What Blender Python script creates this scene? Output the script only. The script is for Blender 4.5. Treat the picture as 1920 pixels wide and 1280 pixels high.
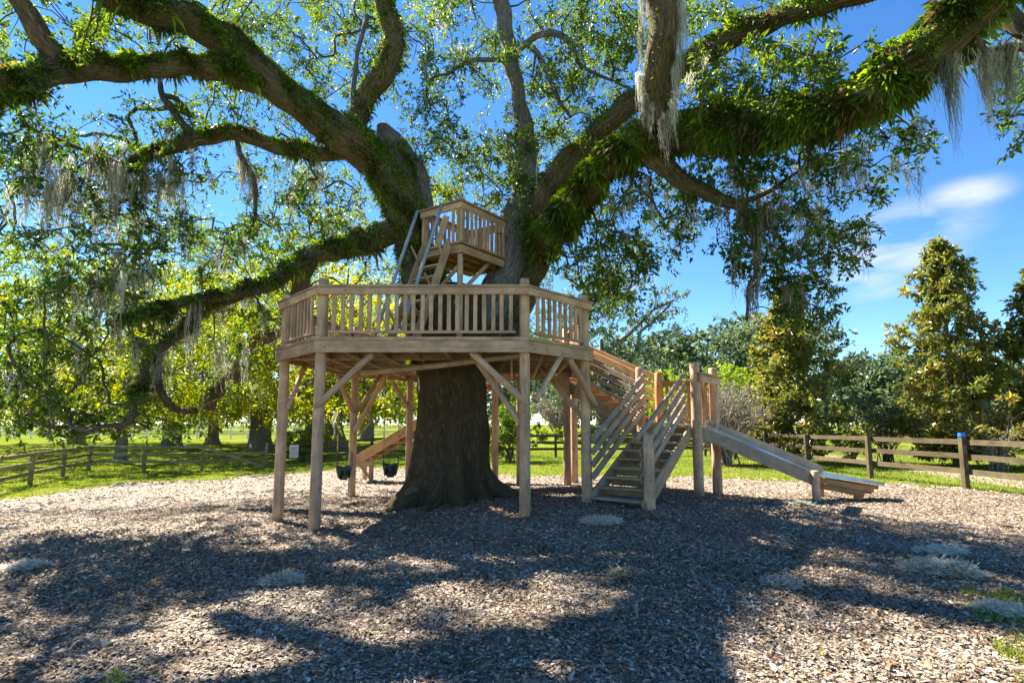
import bpy, bmesh, math, random
import numpy as np
from mathutils import Vector, Matrix

for o in list(bpy.data.objects):
    bpy.data.objects.remove(o)
SC = bpy.context.scene
COL = SC.collection
rng = np.random.default_rng(7)
random.seed(7)
R = math.radians

# ---------------------------------------------------------------- camera
EYE = 1.7
PITCH = math.atan(0.11)
FPX = 1000.0          # focal length in pixels of the 1920 wide photograph
SHIFT = 45.0          # the optical axis lies this many pixels below the middle of the picture
cam = bpy.data.cameras.new("camera")
cam.sensor_width = 36.0
cam.lens = FPX / 1920 * 36.0
cam.shift_y = SHIFT / 1920
cam.clip_end = 3000
camo = bpy.data.objects.new("camera", cam)
camo.location = (0, 0, EYE)
camo.rotation_euler = (math.pi / 2 + PITCH, 0, 0)
COL.objects.link(camo)
SC.camera = camo

# ---------------------------------------------------------------- sky and sun
SUN_EL = R(46)
SUN_DIR = Vector((-0.75 * math.cos(SUN_EL), 0.66 * math.cos(SUN_EL), math.sin(SUN_EL))).normalized()
world = bpy.data.worlds.new("World")
SC.world = world
world.use_nodes = True
nt = world.node_tree
for n in list(nt.nodes):
    nt.nodes.remove(n)
wo = nt.nodes.new("ShaderNodeOutputWorld")
bg = nt.nodes.new("ShaderNodeBackground")
bg.inputs["Strength"].default_value = 0.054
sky = nt.nodes.new("ShaderNodeTexSky")
sky.sky_type = 'NISHITA'
sky.sun_disc = False
sky.sun_elevation = SUN_EL
sky.sun_rotation = math.atan2(SUN_DIR.x, SUN_DIR.y)
sky.air_density = 0.85
sky.dust_density = 0.0
sky.ozone_density = 3.5
hsv = nt.nodes.new("ShaderNodeHueSaturation")
hsv.inputs["Saturation"].default_value = 1.22
hsv.inputs["Hue"].default_value = 0.502
nt.links.new(sky.outputs[0], hsv.inputs["Color"])
tc = nt.nodes.new("ShaderNodeTexCoord")
mp = nt.nodes.new("ShaderNodeMapping")
mp.inputs["Scale"].default_value = (3.0, 3.0, 9.0)
nt.links.new(tc.outputs["Generated"], mp.inputs["Vector"])
nz = nt.nodes.new("ShaderNodeTexNoise")
nz.inputs["Scale"].default_value = 1.9
nz.inputs["Detail"].default_value = 7
nz.inputs["Roughness"].default_value = 0.55
nt.links.new(mp.outputs[0], nz.inputs["Vector"])
rp = nt.nodes.new("ShaderNodeMapRange")
rp.inputs["From Min"].default_value = 0.36
rp.inputs["From Max"].default_value = 0.72
nt.links.new(nz.outputs["Fac"], rp.inputs["Value"])


def wmath(op, a, b=None):
    m = nt.nodes.new("ShaderNodeMath")
    m.operation = op
    for i, v in enumerate((a, b)):
        if v is None:
            continue
        if isinstance(v, (int, float)):
            m.inputs[i].default_value = v
        else:
            nt.links.new(v, m.inputs[i])
    return m.outputs[0]


# thin fair-weather clouds low in the sky, in the quarters where they stand
spots = None
for (px, py, rad) in ((1740, 420, .085), (1690, 465, .085), (1845, 352, .05), (1640, 522, .06), (1190, 528, .045),
                      (2350, 520, .08), (-700, 520, .08)):
    d = Vector(((px - 960) / FPX, 1.0, (795 - py) / FPX)).normalized()
    vm = nt.nodes.new("ShaderNodeVectorMath")
    vm.operation = 'SUBTRACT'
    nt.links.new(tc.outputs["Generated"], vm.inputs[0])
    vm.inputs[1].default_value = d
    vs = nt.nodes.new("ShaderNodeVectorMath")
    vs.operation = 'MULTIPLY'
    nt.links.new(vm.outputs[0], vs.inputs[0])
    vs.inputs[1].default_value = (1 / rad, 1 / rad, 2.0 / rad)
    vl = nt.nodes.new("ShaderNodeVectorMath")
    vl.operation = 'LENGTH'
    nt.links.new(vs.outputs[0], vl.inputs[0])
    s = nt.nodes.new("ShaderNodeMapRange")
    s.interpolation_type = 'SMOOTHSTEP'
    s.inputs["From Min"].default_value = 1.35
    s.inputs["From Max"].default_value = 0.1
    nt.links.new(vl.outputs["Value"], s.inputs["Value"])
    spots = s.outputs[0] if spots is None else wmath('MAXIMUM', spots, s.outputs[0])
fac = wmath('MULTIPLY', wmath('MULTIPLY', spots, rp.outputs[0]), 1.15)
cl = nt.nodes.new("ShaderNodeClamp")
nt.links.new(fac, cl.inputs[0])
mx = nt.nodes.new("ShaderNodeMix")
mx.data_type = 'RGBA'
nt.links.new(cl.outputs[0], mx.inputs[0])
nt.links.new(hsv.outputs[0], mx.inputs[6])
mx.inputs[7].default_value = (4.6, 4.5, 4.8, 1)
nt.links.new(mx.outputs[2], bg.inputs["Color"])
nt.links.new(bg.outputs[0], wo.inputs[0])

sun = bpy.data.lights.new("sun", 'SUN')
sun.energy = 4.6
sun.angle = R(0.55)
sun.color = (1.0, 0.93, 0.82)
suno = bpy.data.objects.new("sun", sun)
suno.rotation_euler = (-SUN_DIR).to_track_quat('-Z', 'Y').to_euler()
suno.location = (-20, 20, 30)
COL.objects.link(suno)

SC.view_settings.view_transform = 'Standard'
SC.view_settings.look = 'None'
SC.view_settings.exposure = 2.35
SC.view_settings.gamma = 1.0
SC.view_settings.use_curve_mapping = False
SC.cycles.max_bounces = 8
SC.cycles.diffuse_bounces = 6
SC.cycles.glossy_bounces = 2
SC.cycles.transmission_bounces = 5
SC.cycles.use_denoising = True
SC.cycles.denoiser = 'OPENIMAGEDENOISE'

# ---------------------------------------------------------------- helpers
CP, SP = math.cos(PITCH), math.sin(PITCH)


def at(px, py, Y):
    """the point at distance Y in front of the camera that the photograph shows at that pixel"""
    dx = (px - 960) / FPX
    dy = (640 + SHIFT - py) / FPX
    d = Vector((dx, CP - dy * SP, SP + dy * CP))
    t = Y / d.y
    return Vector((0, 0, EYE)) + d * t


def project(P):
    q = np.asarray(P, float) - np.array([0, 0, EYE])
    dep = q[..., 1] * CP + q[..., 2] * SP
    up = -q[..., 1] * SP + q[..., 2] * CP
    dep = np.where(np.abs(dep) < 1e-3, 1e-3, dep)
    return 960 + FPX * q[..., 0] / dep, 640 + SHIFT - FPX * up / dep, dep


def sstep(a, b, x):
    t = np.clip((np.asarray(x, float) - a) / (b - a), 0, 1)
    return t * t * (3 - 2 * t)


def H(x, y):
    """height of the ground"""
    x = np.asarray(x, float)
    y = np.asarray(y, float)
    h = 0.30 * np.exp(-((x - 1.7) ** 2 + (y - 10.3) ** 2) / (2 * 2.6 ** 2)) - 0.08 * sstep(0, -4, x)
    h = h - 0.42 * sstep(-4.5, -13, x) * sstep(6, 14, y)
    h = h + 0.5 * sstep(28, 48, y)
    h = h + 0.08 * sstep(5, 11, x)
    return h


def micro(x, y):
    return (0.018 * np.sin(2.1 * x + 1.3 * np.sin(1.7 * y)) * np.sin(1.9 * y + 0.8 * x)
            + 0.010 * np.sin(5.3 * x + 2 * np.sin(3.1 * y + x)) * np.sin(4.7 * y))


def put(o, parent=None):
    COL.objects.link(o)
    if parent is not None:
        o.parent = parent
        o.matrix_parent_inverse = Matrix.Translation(-Vector(parent.location)) if parent.type == 'EMPTY' else parent.matrix_basis.inverted()
    return o


def thing(name, label, cat, loc, group=None):
    o = bpy.data.objects.new(name, None)
    o.location = loc
    o.empty_display_size = 0.2
    COL.objects.link(o)
    o["label"] = label
    o["category"] = cat
    if group:
        o["group"] = group
    return o


def tag(o, label, cat, group=None):
    o["label"] = label
    o["category"] = cat
    if group:
        o["group"] = group
    return o


def mesh_np(name, V, faces, mat, parent=None, smooth=False, attrs=None):
    """faces: list of int arrays, each (n, k)"""
    me = bpy.data.meshes.new(name)
    V = np.ascontiguousarray(V, dtype=np.float32)
    faces = [np.asarray(f, dtype=np.int32) for f in faces if len(f)]
    nl = sum(f.size for f in faces)
    nf = sum(len(f) for f in faces)
    me.vertices.add(len(V))
    me.vertices.foreach_set("co", V.ravel())
    me.loops.add(nl)
    me.loops.foreach_set("vertex_index", np.concatenate([f.ravel() for f in faces]))
    me.polygons.add(nf)
    sizes = np.concatenate([np.full(len(f), f.shape[1], dtype=np.int32) for f in faces])
    starts = np.concatenate([[0], np.cumsum(sizes)[:-1]]).astype(np.int32)
    me.polygons.foreach_set("loop_start", starts)
    me.polygons.foreach_set("loop_total", sizes)
    me.polygons.foreach_set("use_smooth", np.full(nf, smooth, dtype=bool))
    for (an, typ, dom, data) in (attrs or []):
        a = me.attributes.new(an, typ, dom)
        a.data.foreach_set("vector" if typ == 'FLOAT_VECTOR' else "value",
                           np.ascontiguousarray(data, dtype=np.float32).ravel())
    me.update(calc_edges=True)
    if mat:
        me.materials.append(mat)
    o = bpy.data.objects.new(name, me)
    put(o, parent)
    return o


# ---------------------------------------------------------------- materials
def newmat(name):
    m = bpy.data.materials.new(name)
    m.use_nodes = True
    t = m.node_tree
    b = t.nodes["Principled BSDF"]
    return m, t, b, t.nodes["Material Output"]


def N(t, kind, **kw):
    n = t.nodes.new(kind)
    for k, v in kw.items():
        if k in n.inputs.keys():
            n.inputs[k].default_value = v
        else:
            setattr(n, k, v)
    return n


def ramp(t, stops, interp='LINEAR'):
    r = t.nodes.new("ShaderNodeValToRGB")
    r.color_ramp.interpolation = interp
    els = r.color_ramp.elements
    while len(els) < len(stops):
        els.new(0.5)
    for e, (p, c) in zip(els, stops):
        e.position = p
        e.color = (*c, 1)
    return r


def wood_mat(name, c, vary=0.28, rough=0.75, grain=1.0, lichen=0.0, lich_col=(.2, .22, .13)):
    m, t, b, out = newmat(name)
    tc = N(t, "ShaderNodeTexCoord")
    oi = N(t, "ShaderNodeObjectInfo")
    va = N(t, "ShaderNodeVectorMath", operation='ADD')
    sc = N(t, "ShaderNodeVectorMath", operation='SCALE')
    t.links.new(oi.outputs["Location"], sc.inputs[0])
    sc.inputs["Scale"].default_value = 3.1
    t.links.new(tc.outputs["Object"], va.inputs[0])
    t.links.new(sc.outputs[0], va.inputs[1])
    mp = N(t, "ShaderNodeMapping")
    mp.inputs["Scale"].default_value = (30, 30, 2.2)
    t.links.new(va.outputs[0], mp.inputs[0])
    n1 = N(t, "ShaderNodeTexNoise", Scale=1.0, Detail=6.0, Roughness=0.65)
    t.links.new(mp.outputs[0], n1.inputs["Vector"])
    n2 = N(t, "ShaderNodeTexNoise", Scale=2.3, Detail=5.0, Roughness=0.7)
    t.links.new(va.outputs[0], n2.inputs["Vector"])
    mixn = N(t, "ShaderNodeMath", operation='MULTIPLY_ADD')
    t.links.new(n1.outputs["Fac"], mixn.inputs[0])
    mixn.inputs[1].default_value = 0.55
    t.links.new(n2.outputs["Fac"], mixn.inputs[2])
    lo = tuple(x * (1 - vary * 1.3) for x in c)
    hi = tuple(min(1, x * (1 + vary)) for x in c)
    rp = ramp(t, [(0.50, lo), (0.78, c), (1.05 if False else 1.0, hi)])
    t.links.new(mixn.outputs[0], rp.inputs[0])
    hs = N(t, "ShaderNodeHueSaturation")
    mr = N(t, "ShaderNodeMapRange")
    mr.inputs["To Min"].default_value = 0.74
    mr.inputs["To Max"].default_value = 1.18
    t.links.new(oi.outputs["Random"], mr.inputs[0])
    t.links.new(mr.outputs[0], hs.inputs["Value"])
    t.links.new(rp.outputs[0], hs.inputs["Color"])
    col = hs.outputs[0]
    if lichen > 0:
        n3 = N(t, "ShaderNodeTexNoise", Scale=3.0, Detail=7.0, Roughness=0.75)
        t.links.new(va.outputs[0], n3.inputs["Vector"])
        r3 = N(t, "ShaderNodeMapRange")
        r3.inputs["From Min"].default_value = 0.5
        r3.inputs["From Max"].default_value = 0.68
        r3.inputs["To Max"].default_value = lichen
        t.links.new(n3.outputs["Fac"], r3.inputs[0])
        mx = N(t, "ShaderNodeMix", data_type='RGBA')
        t.links.new(r3.outputs[0], mx.inputs[0])
        t.links.new(col, mx.inputs[6])
        mx.inputs[7].default_value = (*lich_col, 1)
        col = mx.outputs[2]
    mp4 = N(t, "ShaderNodeMapping")
    mp4.inputs["Scale"].default_value = (9, 9, 1.6)
    t.links.new(va.outputs[0], mp4.inputs[0])
    n4 = N(t, "ShaderNodeTexNoise", Scale=1.0, Detail=8.0, Roughness=0.72)      # weather stains and dark splits
    t.links.new(mp4.outputs[0], n4.inputs["Vector"])
    r4 = N(t, "ShaderNodeMapRange")
    r4.inputs["From Min"].default_value = 0.50
    r4.inputs["From Max"].default_value = 0.70
    r4.inputs["To Max"].default_value = 0.62
    t.links.new(n4.outputs["Fac"], r4.inputs[0])
    kn = N(t, "ShaderNodeTexVoronoi", Scale=3.3)
    t.links.new(va.outputs[0], kn.inputs["Vector"])
    r5 = N(t, "ShaderNodeMapRange")
    r5.inputs["From Min"].default_value = 0.10
    r5.inputs["From Max"].default_value = 0.05
    r5.inputs["To Max"].default_value = 0.8
    t.links.new(kn.outputs["Distance"], r5.inputs[0])
    mxx = N(t, "ShaderNodeMath", operation='MAXIMUM')
    t.links.new(r4.outputs[0], mxx.inputs[0])
    t.links.new(r5.outputs[0], mxx.inputs[1])
    mx4 = N(t, "ShaderNodeMix", data_type='RGBA')
    t.links.new(mxx.outputs[0], mx4.inputs[0])
    t.links.new(col, mx4.inputs[6])
    mx4.inputs[7].default_value = (c[0] * .34, c[1] * .34, c[2] * .36, 1)
    col = mx4.outputs[2]
    t.links.new(col, b.inputs["Base Color"])
    b.inputs["Roughness"].default_value = rough
    b.inputs["Specular IOR Level"].default_value = 0.3
    bp = N(t, "ShaderNodeBump", Strength=0.35 * grain, Distance=0.01)
    t.links.new(n1.outputs["Fac"], bp.inputs["Height"])
    t.links.new(bp.outputs[0], b.inputs["Normal"])
    return m


def leaf_mat(name, stops, trans=0.45, rough=0.42, spec=0.4, tv=2.1):
    """leaves: colour runs over the stops by a random number stored per leaf"""
    m, t, b, out = newmat(name)
    a = N(t, "ShaderNodeAttribute", attribute_name="rnd")
    rp = ramp(t, stops)
    t.links.new(a.outputs["Fac"], rp.inputs[0])
    t.links.new(rp.outputs[0], b.inputs["Base Color"])
    b.inputs["Roughness"].default_value = rough
    b.inputs["Specular IOR Level"].default_value = spec
    if trans > 0:
        tr = N(t, "ShaderNodeBsdfTranslucent")
        hs = N(t, "ShaderNodeHueSaturation", Hue=0.485, Saturation=1.1, Value=tv)
        t.links.new(rp.outputs[0], hs.inputs["Color"])
        t.links.new(hs.outputs[0], tr.inputs["Color"])
        mx = N(t, "ShaderNodeMixShader")
        mx.inputs[0].default_value = trans
        t.links.new(b.outputs[0], mx.inputs[1])
        t.links.new(tr.outputs[0], mx.inputs[2])
        t.links.new(mx.outputs[0], out.inputs["Surface"])
    return m


def bark_mat(name, dark, light, moss=0.35, mosscol=(.075, .10, .03), scale=15.0, bump=0.9, lichen=0.0):
    m, t, b, out = newmat(name)
    a = N(t, "ShaderNodeAttribute", attribute_name="bark")
    mp = N(t, "ShaderNodeMapping")
    mp.inputs["Scale"].default_value = (scale, scale, scale * 0.2)
    t.links.new(a.outputs["Vector"], mp.inputs[0])
    n0 = N(t, "ShaderNodeTexNoise", Scale=0.5, Detail=3.0)
    t.links.new(mp.outputs[0], n0.inputs["Vector"])
    vadd = N(t, "ShaderNodeVectorMath", operation='MULTIPLY_ADD')
    t.links.new(n0.outputs["Color"], vadd.inputs[0])
    vadd.inputs[1].default_value = (1.2, 1.2, 1.2)
    t.links.new(mp.outputs[0], vadd.inputs[2])
    v = N(t, "ShaderNodeTexVoronoi", feature='DISTANCE_TO_EDGE', Scale=1.6)
    t.links.new(vadd.outputs[0], v.inputs["Vector"])
    n1 = N(t, "ShaderNodeTexNoise", Scale=1.7, Detail=8.0, Roughness=0.7)
    t.links.new(vadd.outputs[0], n1.inputs["Vector"])
    mu = N(t, "ShaderNodeMath", operation='MULTIPLY_ADD')
    t.links.new(v.outputs["Distance"], mu.inputs[0])
    mu.inputs[1].default_value = 0.9
    t.links.new(n1.outputs["Fac"], mu.inputs[2])
    rp = ramp(t, [(0.32, dark), (0.85, light), (1.0, tuple(min(1, x * 1.4) for x in light))])
    t.links.new(mu.outputs[0], rp.inputs[0])
    n2 = N(t, "ShaderNodeTexNoise", Scale=1.1, Detail=6.0, Roughness=0.65)
    t.links.new(a.outputs["Vector"], n2.inputs["Vector"])
    mr = N(t, "ShaderNodeMapRange")
    mr.inputs["From Min"].default_value = 0.48
    mr.inputs["From Max"].default_value = 0.66
    mr.inputs["To Max"].default_value = moss
    t.links.new(n2.outputs["Fac"], mr.inputs[0])
    mx = N(t, "ShaderNodeMix", data_type='RGBA')
    t.links.new(mr.outputs[0], mx.inputs[0])
    t.links.new(rp.outputs[0], mx.inputs[6])
    mx.inputs[7].default_value = (*mosscol, 1)
    col = mx.outputs[2]
    if lichen > 0:
        n6 = N(t, "ShaderNodeTexNoise", Scale=2.6, Detail=9.0, Roughness=0.78)
        t.links.new(a.outputs["Vector"], n6.inputs["Vector"])
        r6 = N(t, "ShaderNodeMapRange")
        r6.inputs["From Min"].default_value = 0.58
        r6.inputs["From Max"].default_value = 0.68
        r6.inputs["To Max"].default_value = lichen
        t.links.new(n6.outputs["Fac"], r6.inputs[0])
        m6 = N(t, "ShaderNodeMix", data_type='RGBA')
        t.links.new(r6.outputs[0], m6.inputs[0])
        t.links.new(col, m6.inputs[6])
        m6.inputs[7].default_value = (.20, .18, .12, 1)
        col = m6.outputs[2]
    t.links.new(col, b.inputs["Base Color"])
    b.inputs["Roughness"].default_value = 0.9
    b.inputs["Specular IOR Level"].default_value = 0.15
    bp = N(t, "ShaderNodeBump", Strength=bump, Distance=0.07)
    t.links.new(mu.outputs[0], bp.inputs["Height"])
    t.links.new(bp.outputs[0], b.inputs["Normal"])
    return m


def plain_mat(name, c, rough=0.6, metal=0.0, spec=0.4, noise=0.15, nscale=12.0):
    m, t, b, out = newmat(name)
    tc = N(t, "ShaderNodeTexCoord")
    n = N(t, "ShaderNodeTexNoise", Scale=nscale, Detail=5.0)
    t.links.new(tc.outputs["Object"], n.inputs["Vector"])
    rp = ramp(t, [(0.3, tuple(x * (1 - noise) for x in c)), (0.7, tuple(min(1, x * (1 + noise)) for x in c))])
    t.links.new(n.outputs["Fac"], rp.inputs[0])
    t.links.new(rp.outputs[0], b.inputs["Base Color"])
    b.inputs["Roughness"].default_value = rough
    b.inputs["Metallic"].default_value = metal
    b.inputs["Specular IOR Level"].default_value = spec
    return m


M_TAUPE = wood_mat("painted_wood", (0.47, 0.305, 0.185), vary=0.4, lichen=0.25, lich_col=(.20, .19, .12))
M_DECK = wood_mat("deck_wood", (0.36, 0.25, 0.15), vary=0.4, lichen=0.4, lich_col=(.17, .18, .10))
M_POST = wood_mat("post_wood", (0.48, 0.31, 0.188), vary=0.38, lichen=0.25)
M_WARM_LIT = wood_mat("warm_lit_wood", (0.40, 0.215, 0.09), vary=0.3, lichen=0.15)  # orange wood tone with the sun's warm glow put into the colour
M_STAIR = wood_mat("stair_wood", (0.35, 0.27, 0.19), vary=0.4, lichen=0.4)
M_FENCE_SHADE = wood_mat("shaded_fence_wood", (0.085, 0.062, 0.030), vary=0.45, lichen=0.6, lich_col=(.10, .10, .035))  # fence wood darkened in its colour to stand in for tree shade
M_FENCE_LIT = wood_mat("sunlit_fence_wood", (0.28, 0.215, 0.10), vary=0.45, lichen=0.5, lich_col=(.16, .16, .05))  # same fence wood in paler olive, sunlight put into the colour
M_WHITE = plain_mat("white_paint", (0.78, 0.78, 0.78), noise=0.05)
M_PIPE = plain_mat("galvanised_pipe", (0.30, 0.34, 0.37), rough=0.45, metal=0.2)
M_STEEL = plain_mat("slide_steel", (0.66, 0.70, 0.78), rough=0.2, metal=1.0, noise=0.1)
M_CHAIN = plain_mat("chain_steel", (0.25, 0.25, 0.24), rough=0.5, metal=0.5)
M_ROPE = plain_mat("yellow_rope", (0.62, 0.38, 0.06), rough=0.9, nscale=60)
M_SEAT = plain_mat("green_plastic", (0.018, 0.05, 0.045), rough=0.4)
M_SIGN = plain_mat("sign_face", (0.72, 0.62, 0.56), rough=0.5, noise=0.06)
M_INK = plain_mat("sign_ink", (0.03, 0.02, 0.03), rough=0.6)
M_BLUE = plain_mat("blue_plastic", (0.02, 0.13, 0.75), rough=0.4)
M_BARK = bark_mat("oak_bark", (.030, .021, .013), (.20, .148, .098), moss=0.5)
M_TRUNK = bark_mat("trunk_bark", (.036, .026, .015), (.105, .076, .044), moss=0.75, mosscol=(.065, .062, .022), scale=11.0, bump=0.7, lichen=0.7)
M_BARKGREY = bark_mat("grey_bark", (.06, .055, .055), (.27, .245, .225), moss=0.25)
M_TWIG = bark_mat("twig_bark", (.05, .04, .03), (.20, .16, .12), moss=0.1)
M_PALE = bark_mat("pale_twigs", (.25, .20, .16), (.50, .43, .36), moss=0.0)

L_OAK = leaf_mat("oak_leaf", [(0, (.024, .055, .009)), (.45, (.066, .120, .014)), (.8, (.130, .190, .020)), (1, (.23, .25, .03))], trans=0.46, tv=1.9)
L_SUN = leaf_mat("sunny_leaf", [(0, (.035, .065, .006)), (.4, (.125, .165, .010)), (.8, (.22, .25, .016)), (1, (.32, .30, .03))], trans=0.5)
L_FERN = leaf_mat("fern_leaf", [(0, (.11, .075, .025)), (.10, (.03, .05, .008)), (.5, (.075, .145, .014)), (1, (.20, .28, .025))], trans=0.45, rough=0.5)
L_MAG = leaf_mat("magnolia_leaf", [(0, (.045, .065, .014)), (.5, (.125, .145, .028)), (.75, (.22, .21, .04)), (.92, (.28, .20, .05)), (1, (.25, .14, .035))], trans=0.48, rough=0.3, spec=0.6)
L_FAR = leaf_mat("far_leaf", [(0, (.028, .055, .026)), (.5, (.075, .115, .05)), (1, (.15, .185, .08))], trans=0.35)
L_BUSH = leaf_mat("bush_leaf", [(0, (.06, .11, .01)), (.5, (.16, .24, .02)), (1, (.28, .34, .04))], trans=0.45)
L_MOSS = leaf_mat("spanish_moss", [(0, (.09, .09, .06)), (.5, (.27, .265, .21)), (1, (.50, .48, .40))], trans=0.35, rough=0.9, spec=0.1)
L_GRASS = leaf_mat("grass_blade", [(0, (.05, .095, .012)), (.5, (.12, .175, .018)), (1, (.25, .26, .05))], trans=0.35, rough=0.6)
L_CHIP = leaf_mat("wood_chip", [(0, (.080, .055, .036)), (.35, (.185, .134, .088)), (.6, (.345, .262, .175)), (.85, (.51, .415, .288)), (.95, (.43, .38, .33)), (1, (.62, .57, .50))], trans=0.0, rough=0.8, spec=0.25)


def lawn_mat():
    m, t, b, out = newmat("lawn_grass")
    tc = N(t, "ShaderNodeTexCoord")
    n1 = N(t, "ShaderNodeTexNoise", Scale=0.35, Detail=5.0, Roughness=0.6)
    n2 = N(t, "ShaderNodeTexNoise", Scale=26.0, Detail=5.0, Roughness=0.75)
    for n in (n1, n2):
        t.links.new(tc.outputs["Object"], n.inputs["Vector"])
    ad = N(t, "ShaderNodeMath", operation='MULTIPLY_ADD')
    t.links.new(n2.outputs["Fac"], ad.inputs[0])
    ad.inputs[1].default_value = 0.55
    t.links.new(n1.outputs["Fac"], ad.inputs[2])
    rp = ramp(t, [(0.50, (.048, .078, .010)), (0.72, (.110, .150, .016)), (0.86, (.155, .180, .024)), (1.0, (.21, .20, .05))])
    t.links.new(ad.outputs[0], rp.inputs[0])
    n3 = N(t, "ShaderNodeTexNoise", Scale=0.16, Detail=7.0, Roughness=0.72)
    t.links.new(tc.outputs["Object"], n3.inputs["Vector"])
    r3 = N(t, "ShaderNodeMapRange")
    r3.inputs["From Min"].default_value = 0.54
    r3.inputs["From Max"].default_value = 0.66
    r3.inputs["To Max"].default_value = 0.75
    t.links.new(n3.outputs["Fac"], r3.inputs[0])
    mx = N(t, "ShaderNodeMix", data_type='RGBA')
    t.links.new(r3.outputs[0], mx.inputs[0])
    t.links.new(rp.outputs[0], mx.inputs[6])
    mx.inputs[7].default_value = (.17, .135, .065, 1)
    t.links.new(mx.outputs[2], b.inputs["Base Color"])
    b.inputs["Roughness"].default_value = 1.0
    b.inputs["Specular IOR Level"].default_value = 0.0
    bp = N(t, "ShaderNodeBump", Strength=0.8, Distance=0.05)
    t.links.new(n2.outputs["Fac"], bp.inputs["Height"])
    t.links.new(bp.outputs[0], b.inputs["Normal"])
    return m


def mulch_mat(name, dim=1.0):
    m, t, b, out = newmat(name)
    tc = N(t, "ShaderNodeTexCoord")
    nw = N(t, "ShaderNodeTexNoise", Scale=9.0, Detail=2.0)
    t.links.new(tc.outputs["Object"], nw.inputs["Vector"])
    va = N(t, "ShaderNodeVectorMath", operation='MULTIPLY_ADD')
    t.links.new(nw.outputs["Color"], va.inputs[0])
    va.inputs[1].default_value = (.08, .08, .08)
    t.links.new(tc.outputs["Object"], va.inputs[2])
    v = N(t, "ShaderNodeTexVoronoi", Scale=42.0)
    t.links.new(va.outputs[0], v.inputs["Vector"])
    sp = N(t, "ShaderNodeSeparateColor")
    t.links.new(v.outputs["Color"], sp.inputs[0])
    n2 = N(t, "ShaderNodeTexNoise", Scale=0.8, Detail=5.0)
    t.links.new(tc.outputs["Object"], n2.inputs["Vector"])
    ad = N(t, "ShaderNodeMath", operation='MULTIPLY_ADD')
    t.links.new(n2.outputs["Fac"], ad.inputs[0])
    ad.inputs[1].default_value = 0.35
    t.links.new(sp.outputs[0], ad.inputs[2])
    rp = ramp(t, [(0.1, tuple(dim * x for x in (.075, .050, .035))), (0.5, tuple(dim * x for x in (.20, .150, .105))),
                  (0.85, tuple(dim * x for x in (.35, .270, .195))), (1.0, tuple(dim * x for x in (.46, .38, .31)))])
    t.links.new(ad.outputs[0], rp.inputs[0])
    t.links.new(rp.outputs[0], b.inputs["Base Color"])
    b.inputs["Roughness"].default_value = 0.85
    b.inputs["Specular IOR Level"].default_value = 0.2
    bp = N(t, "ShaderNodeBump", Strength=1.0, Distance=0.03)
    t.links.new(v.outputs["Distance"], bp.inputs["Height"])
    t.links.new(bp.outputs[0], b.inputs["Normal"])
    return m


M_LAWN = lawn_mat()
M_MULCH = mulch_mat("wood_mulch")
M_SAND = mulch_mat("leaf_litter", 1.15)


# ---------------------------------------------------------------- ground
def axis(lo, hi, fine_lo, fine_hi, step, grow=1.16):
    a = list(np.arange(fine_lo, fine_hi + 1e-6, step))
    s = step
    x = fine_hi
    while x < hi:
        s *= grow
        x += s
        a.append(x)
    s = step
    x = fine_lo
    while x > lo:
        s *= grow
        x -= s
        a.insert(0, x)
    return np.array(a)


def grid_faces(nx, ny):
    i = np.arange((nx - 1) * (ny - 1))
    r, c = i // (nx - 1), i % (nx - 1)
    a = r * nx + c
    return np.stack([a, a + 1, a + nx + 1, a + nx], 1)


gx = axis(-900, 900, -24, 16, 0.4)
gy = axis(-60, 1500, -4, 34, 0.4)
X, Y = np.meshgrid(gx, gy)
lawn = mesh_np("lawn", np.stack([X, Y, H(X, Y)], -1).reshape(-1, 3), [grid_faces(len(gx), len(gy))], M_LAWN, smooth=True)
lawn["kind"] = "structure"

MULCH = np.array([(-13.8, -3), (-14.6, 8), (-14.8, 15.2), (-14.6, 20.2), (-10.3, 21.6), (-5.5, 22.4), (-1.5, 19.5), (0.7, 17.4),
                  (3.4, 17.3), (6.0, 17.2), (8.2, 15.6), (10.1, 14.8), (11.6, 12.3), (10.2, 9.2), (7.2, 6.2), (4.7, 4.6), (3.7, 3.6), (3.4, 1), (3.2, -3)])


def sdist(P, poly):
    """signed distance to a polygon, positive inside"""
    x, y = P[:, 0], P[:, 1]
    d = np.full(len(P), 1e9)
    ins = np.zeros(len(P), bool)
    n = len(poly)
    for i in range(n):
        a, b = poly[i], poly[(i + 1) % n]
        e = b - a
        w = P - a
        t = np.clip((w @ e) / (e @ e), 0, 1)
        d = np.minimum(d, np.hypot(w[:, 0] - t * e[0], w[:, 1] - t * e[1]))
        c = (a[1] > y) != (b[1] > y)
        xi = a[0] + (y - a[1]) / (b[1] - a[1] + 1e-12) * e[0]
        ins ^= c & (x < xi)
    return np.where(ins, d, -d)


def edge_wobble(x, y):
    return 0.22 * np.sin(1.7 * x + 0.6 * y) + 0.16 * np.sin(3.9 * x - 2.7 * y) + 0.1 * np.sin(7.7 * y + 6.1 * x)


mgx = np.arange(-16, 13, 0.14)
mgy = np.arange(-3, 24, 0.14)
X, Y = np.meshgrid(mgx, mgy)
P2 = np.stack([X.ravel(), Y.ravel()], 1)
sd = sdist(P2, MULCH) + edge_wobble(P2[:, 0], P2[:, 1])
Z = H(P2[:, 0], P2[:, 1]) + np.clip(sd * 0.25, -0.08, 0.035) + np.where(sd > .1, micro(P2[:, 0], P2[:, 1]) + rng.normal(0, .006, len(sd)), 0)
F = grid_faces(len(mgx), len(mgy))
F = F[(sd[F] > -0.25).all(1)]
used = np.unique(F)
re_ = np.full(len(P2), -1)
re_[used] = np.arange(len(used))
mul = mesh_np("mulch_bed", np.column_stack([P2, Z])[used], [re_[F]], M_MULCH, smooth=True)
mul["kind"] = "structure"


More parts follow.
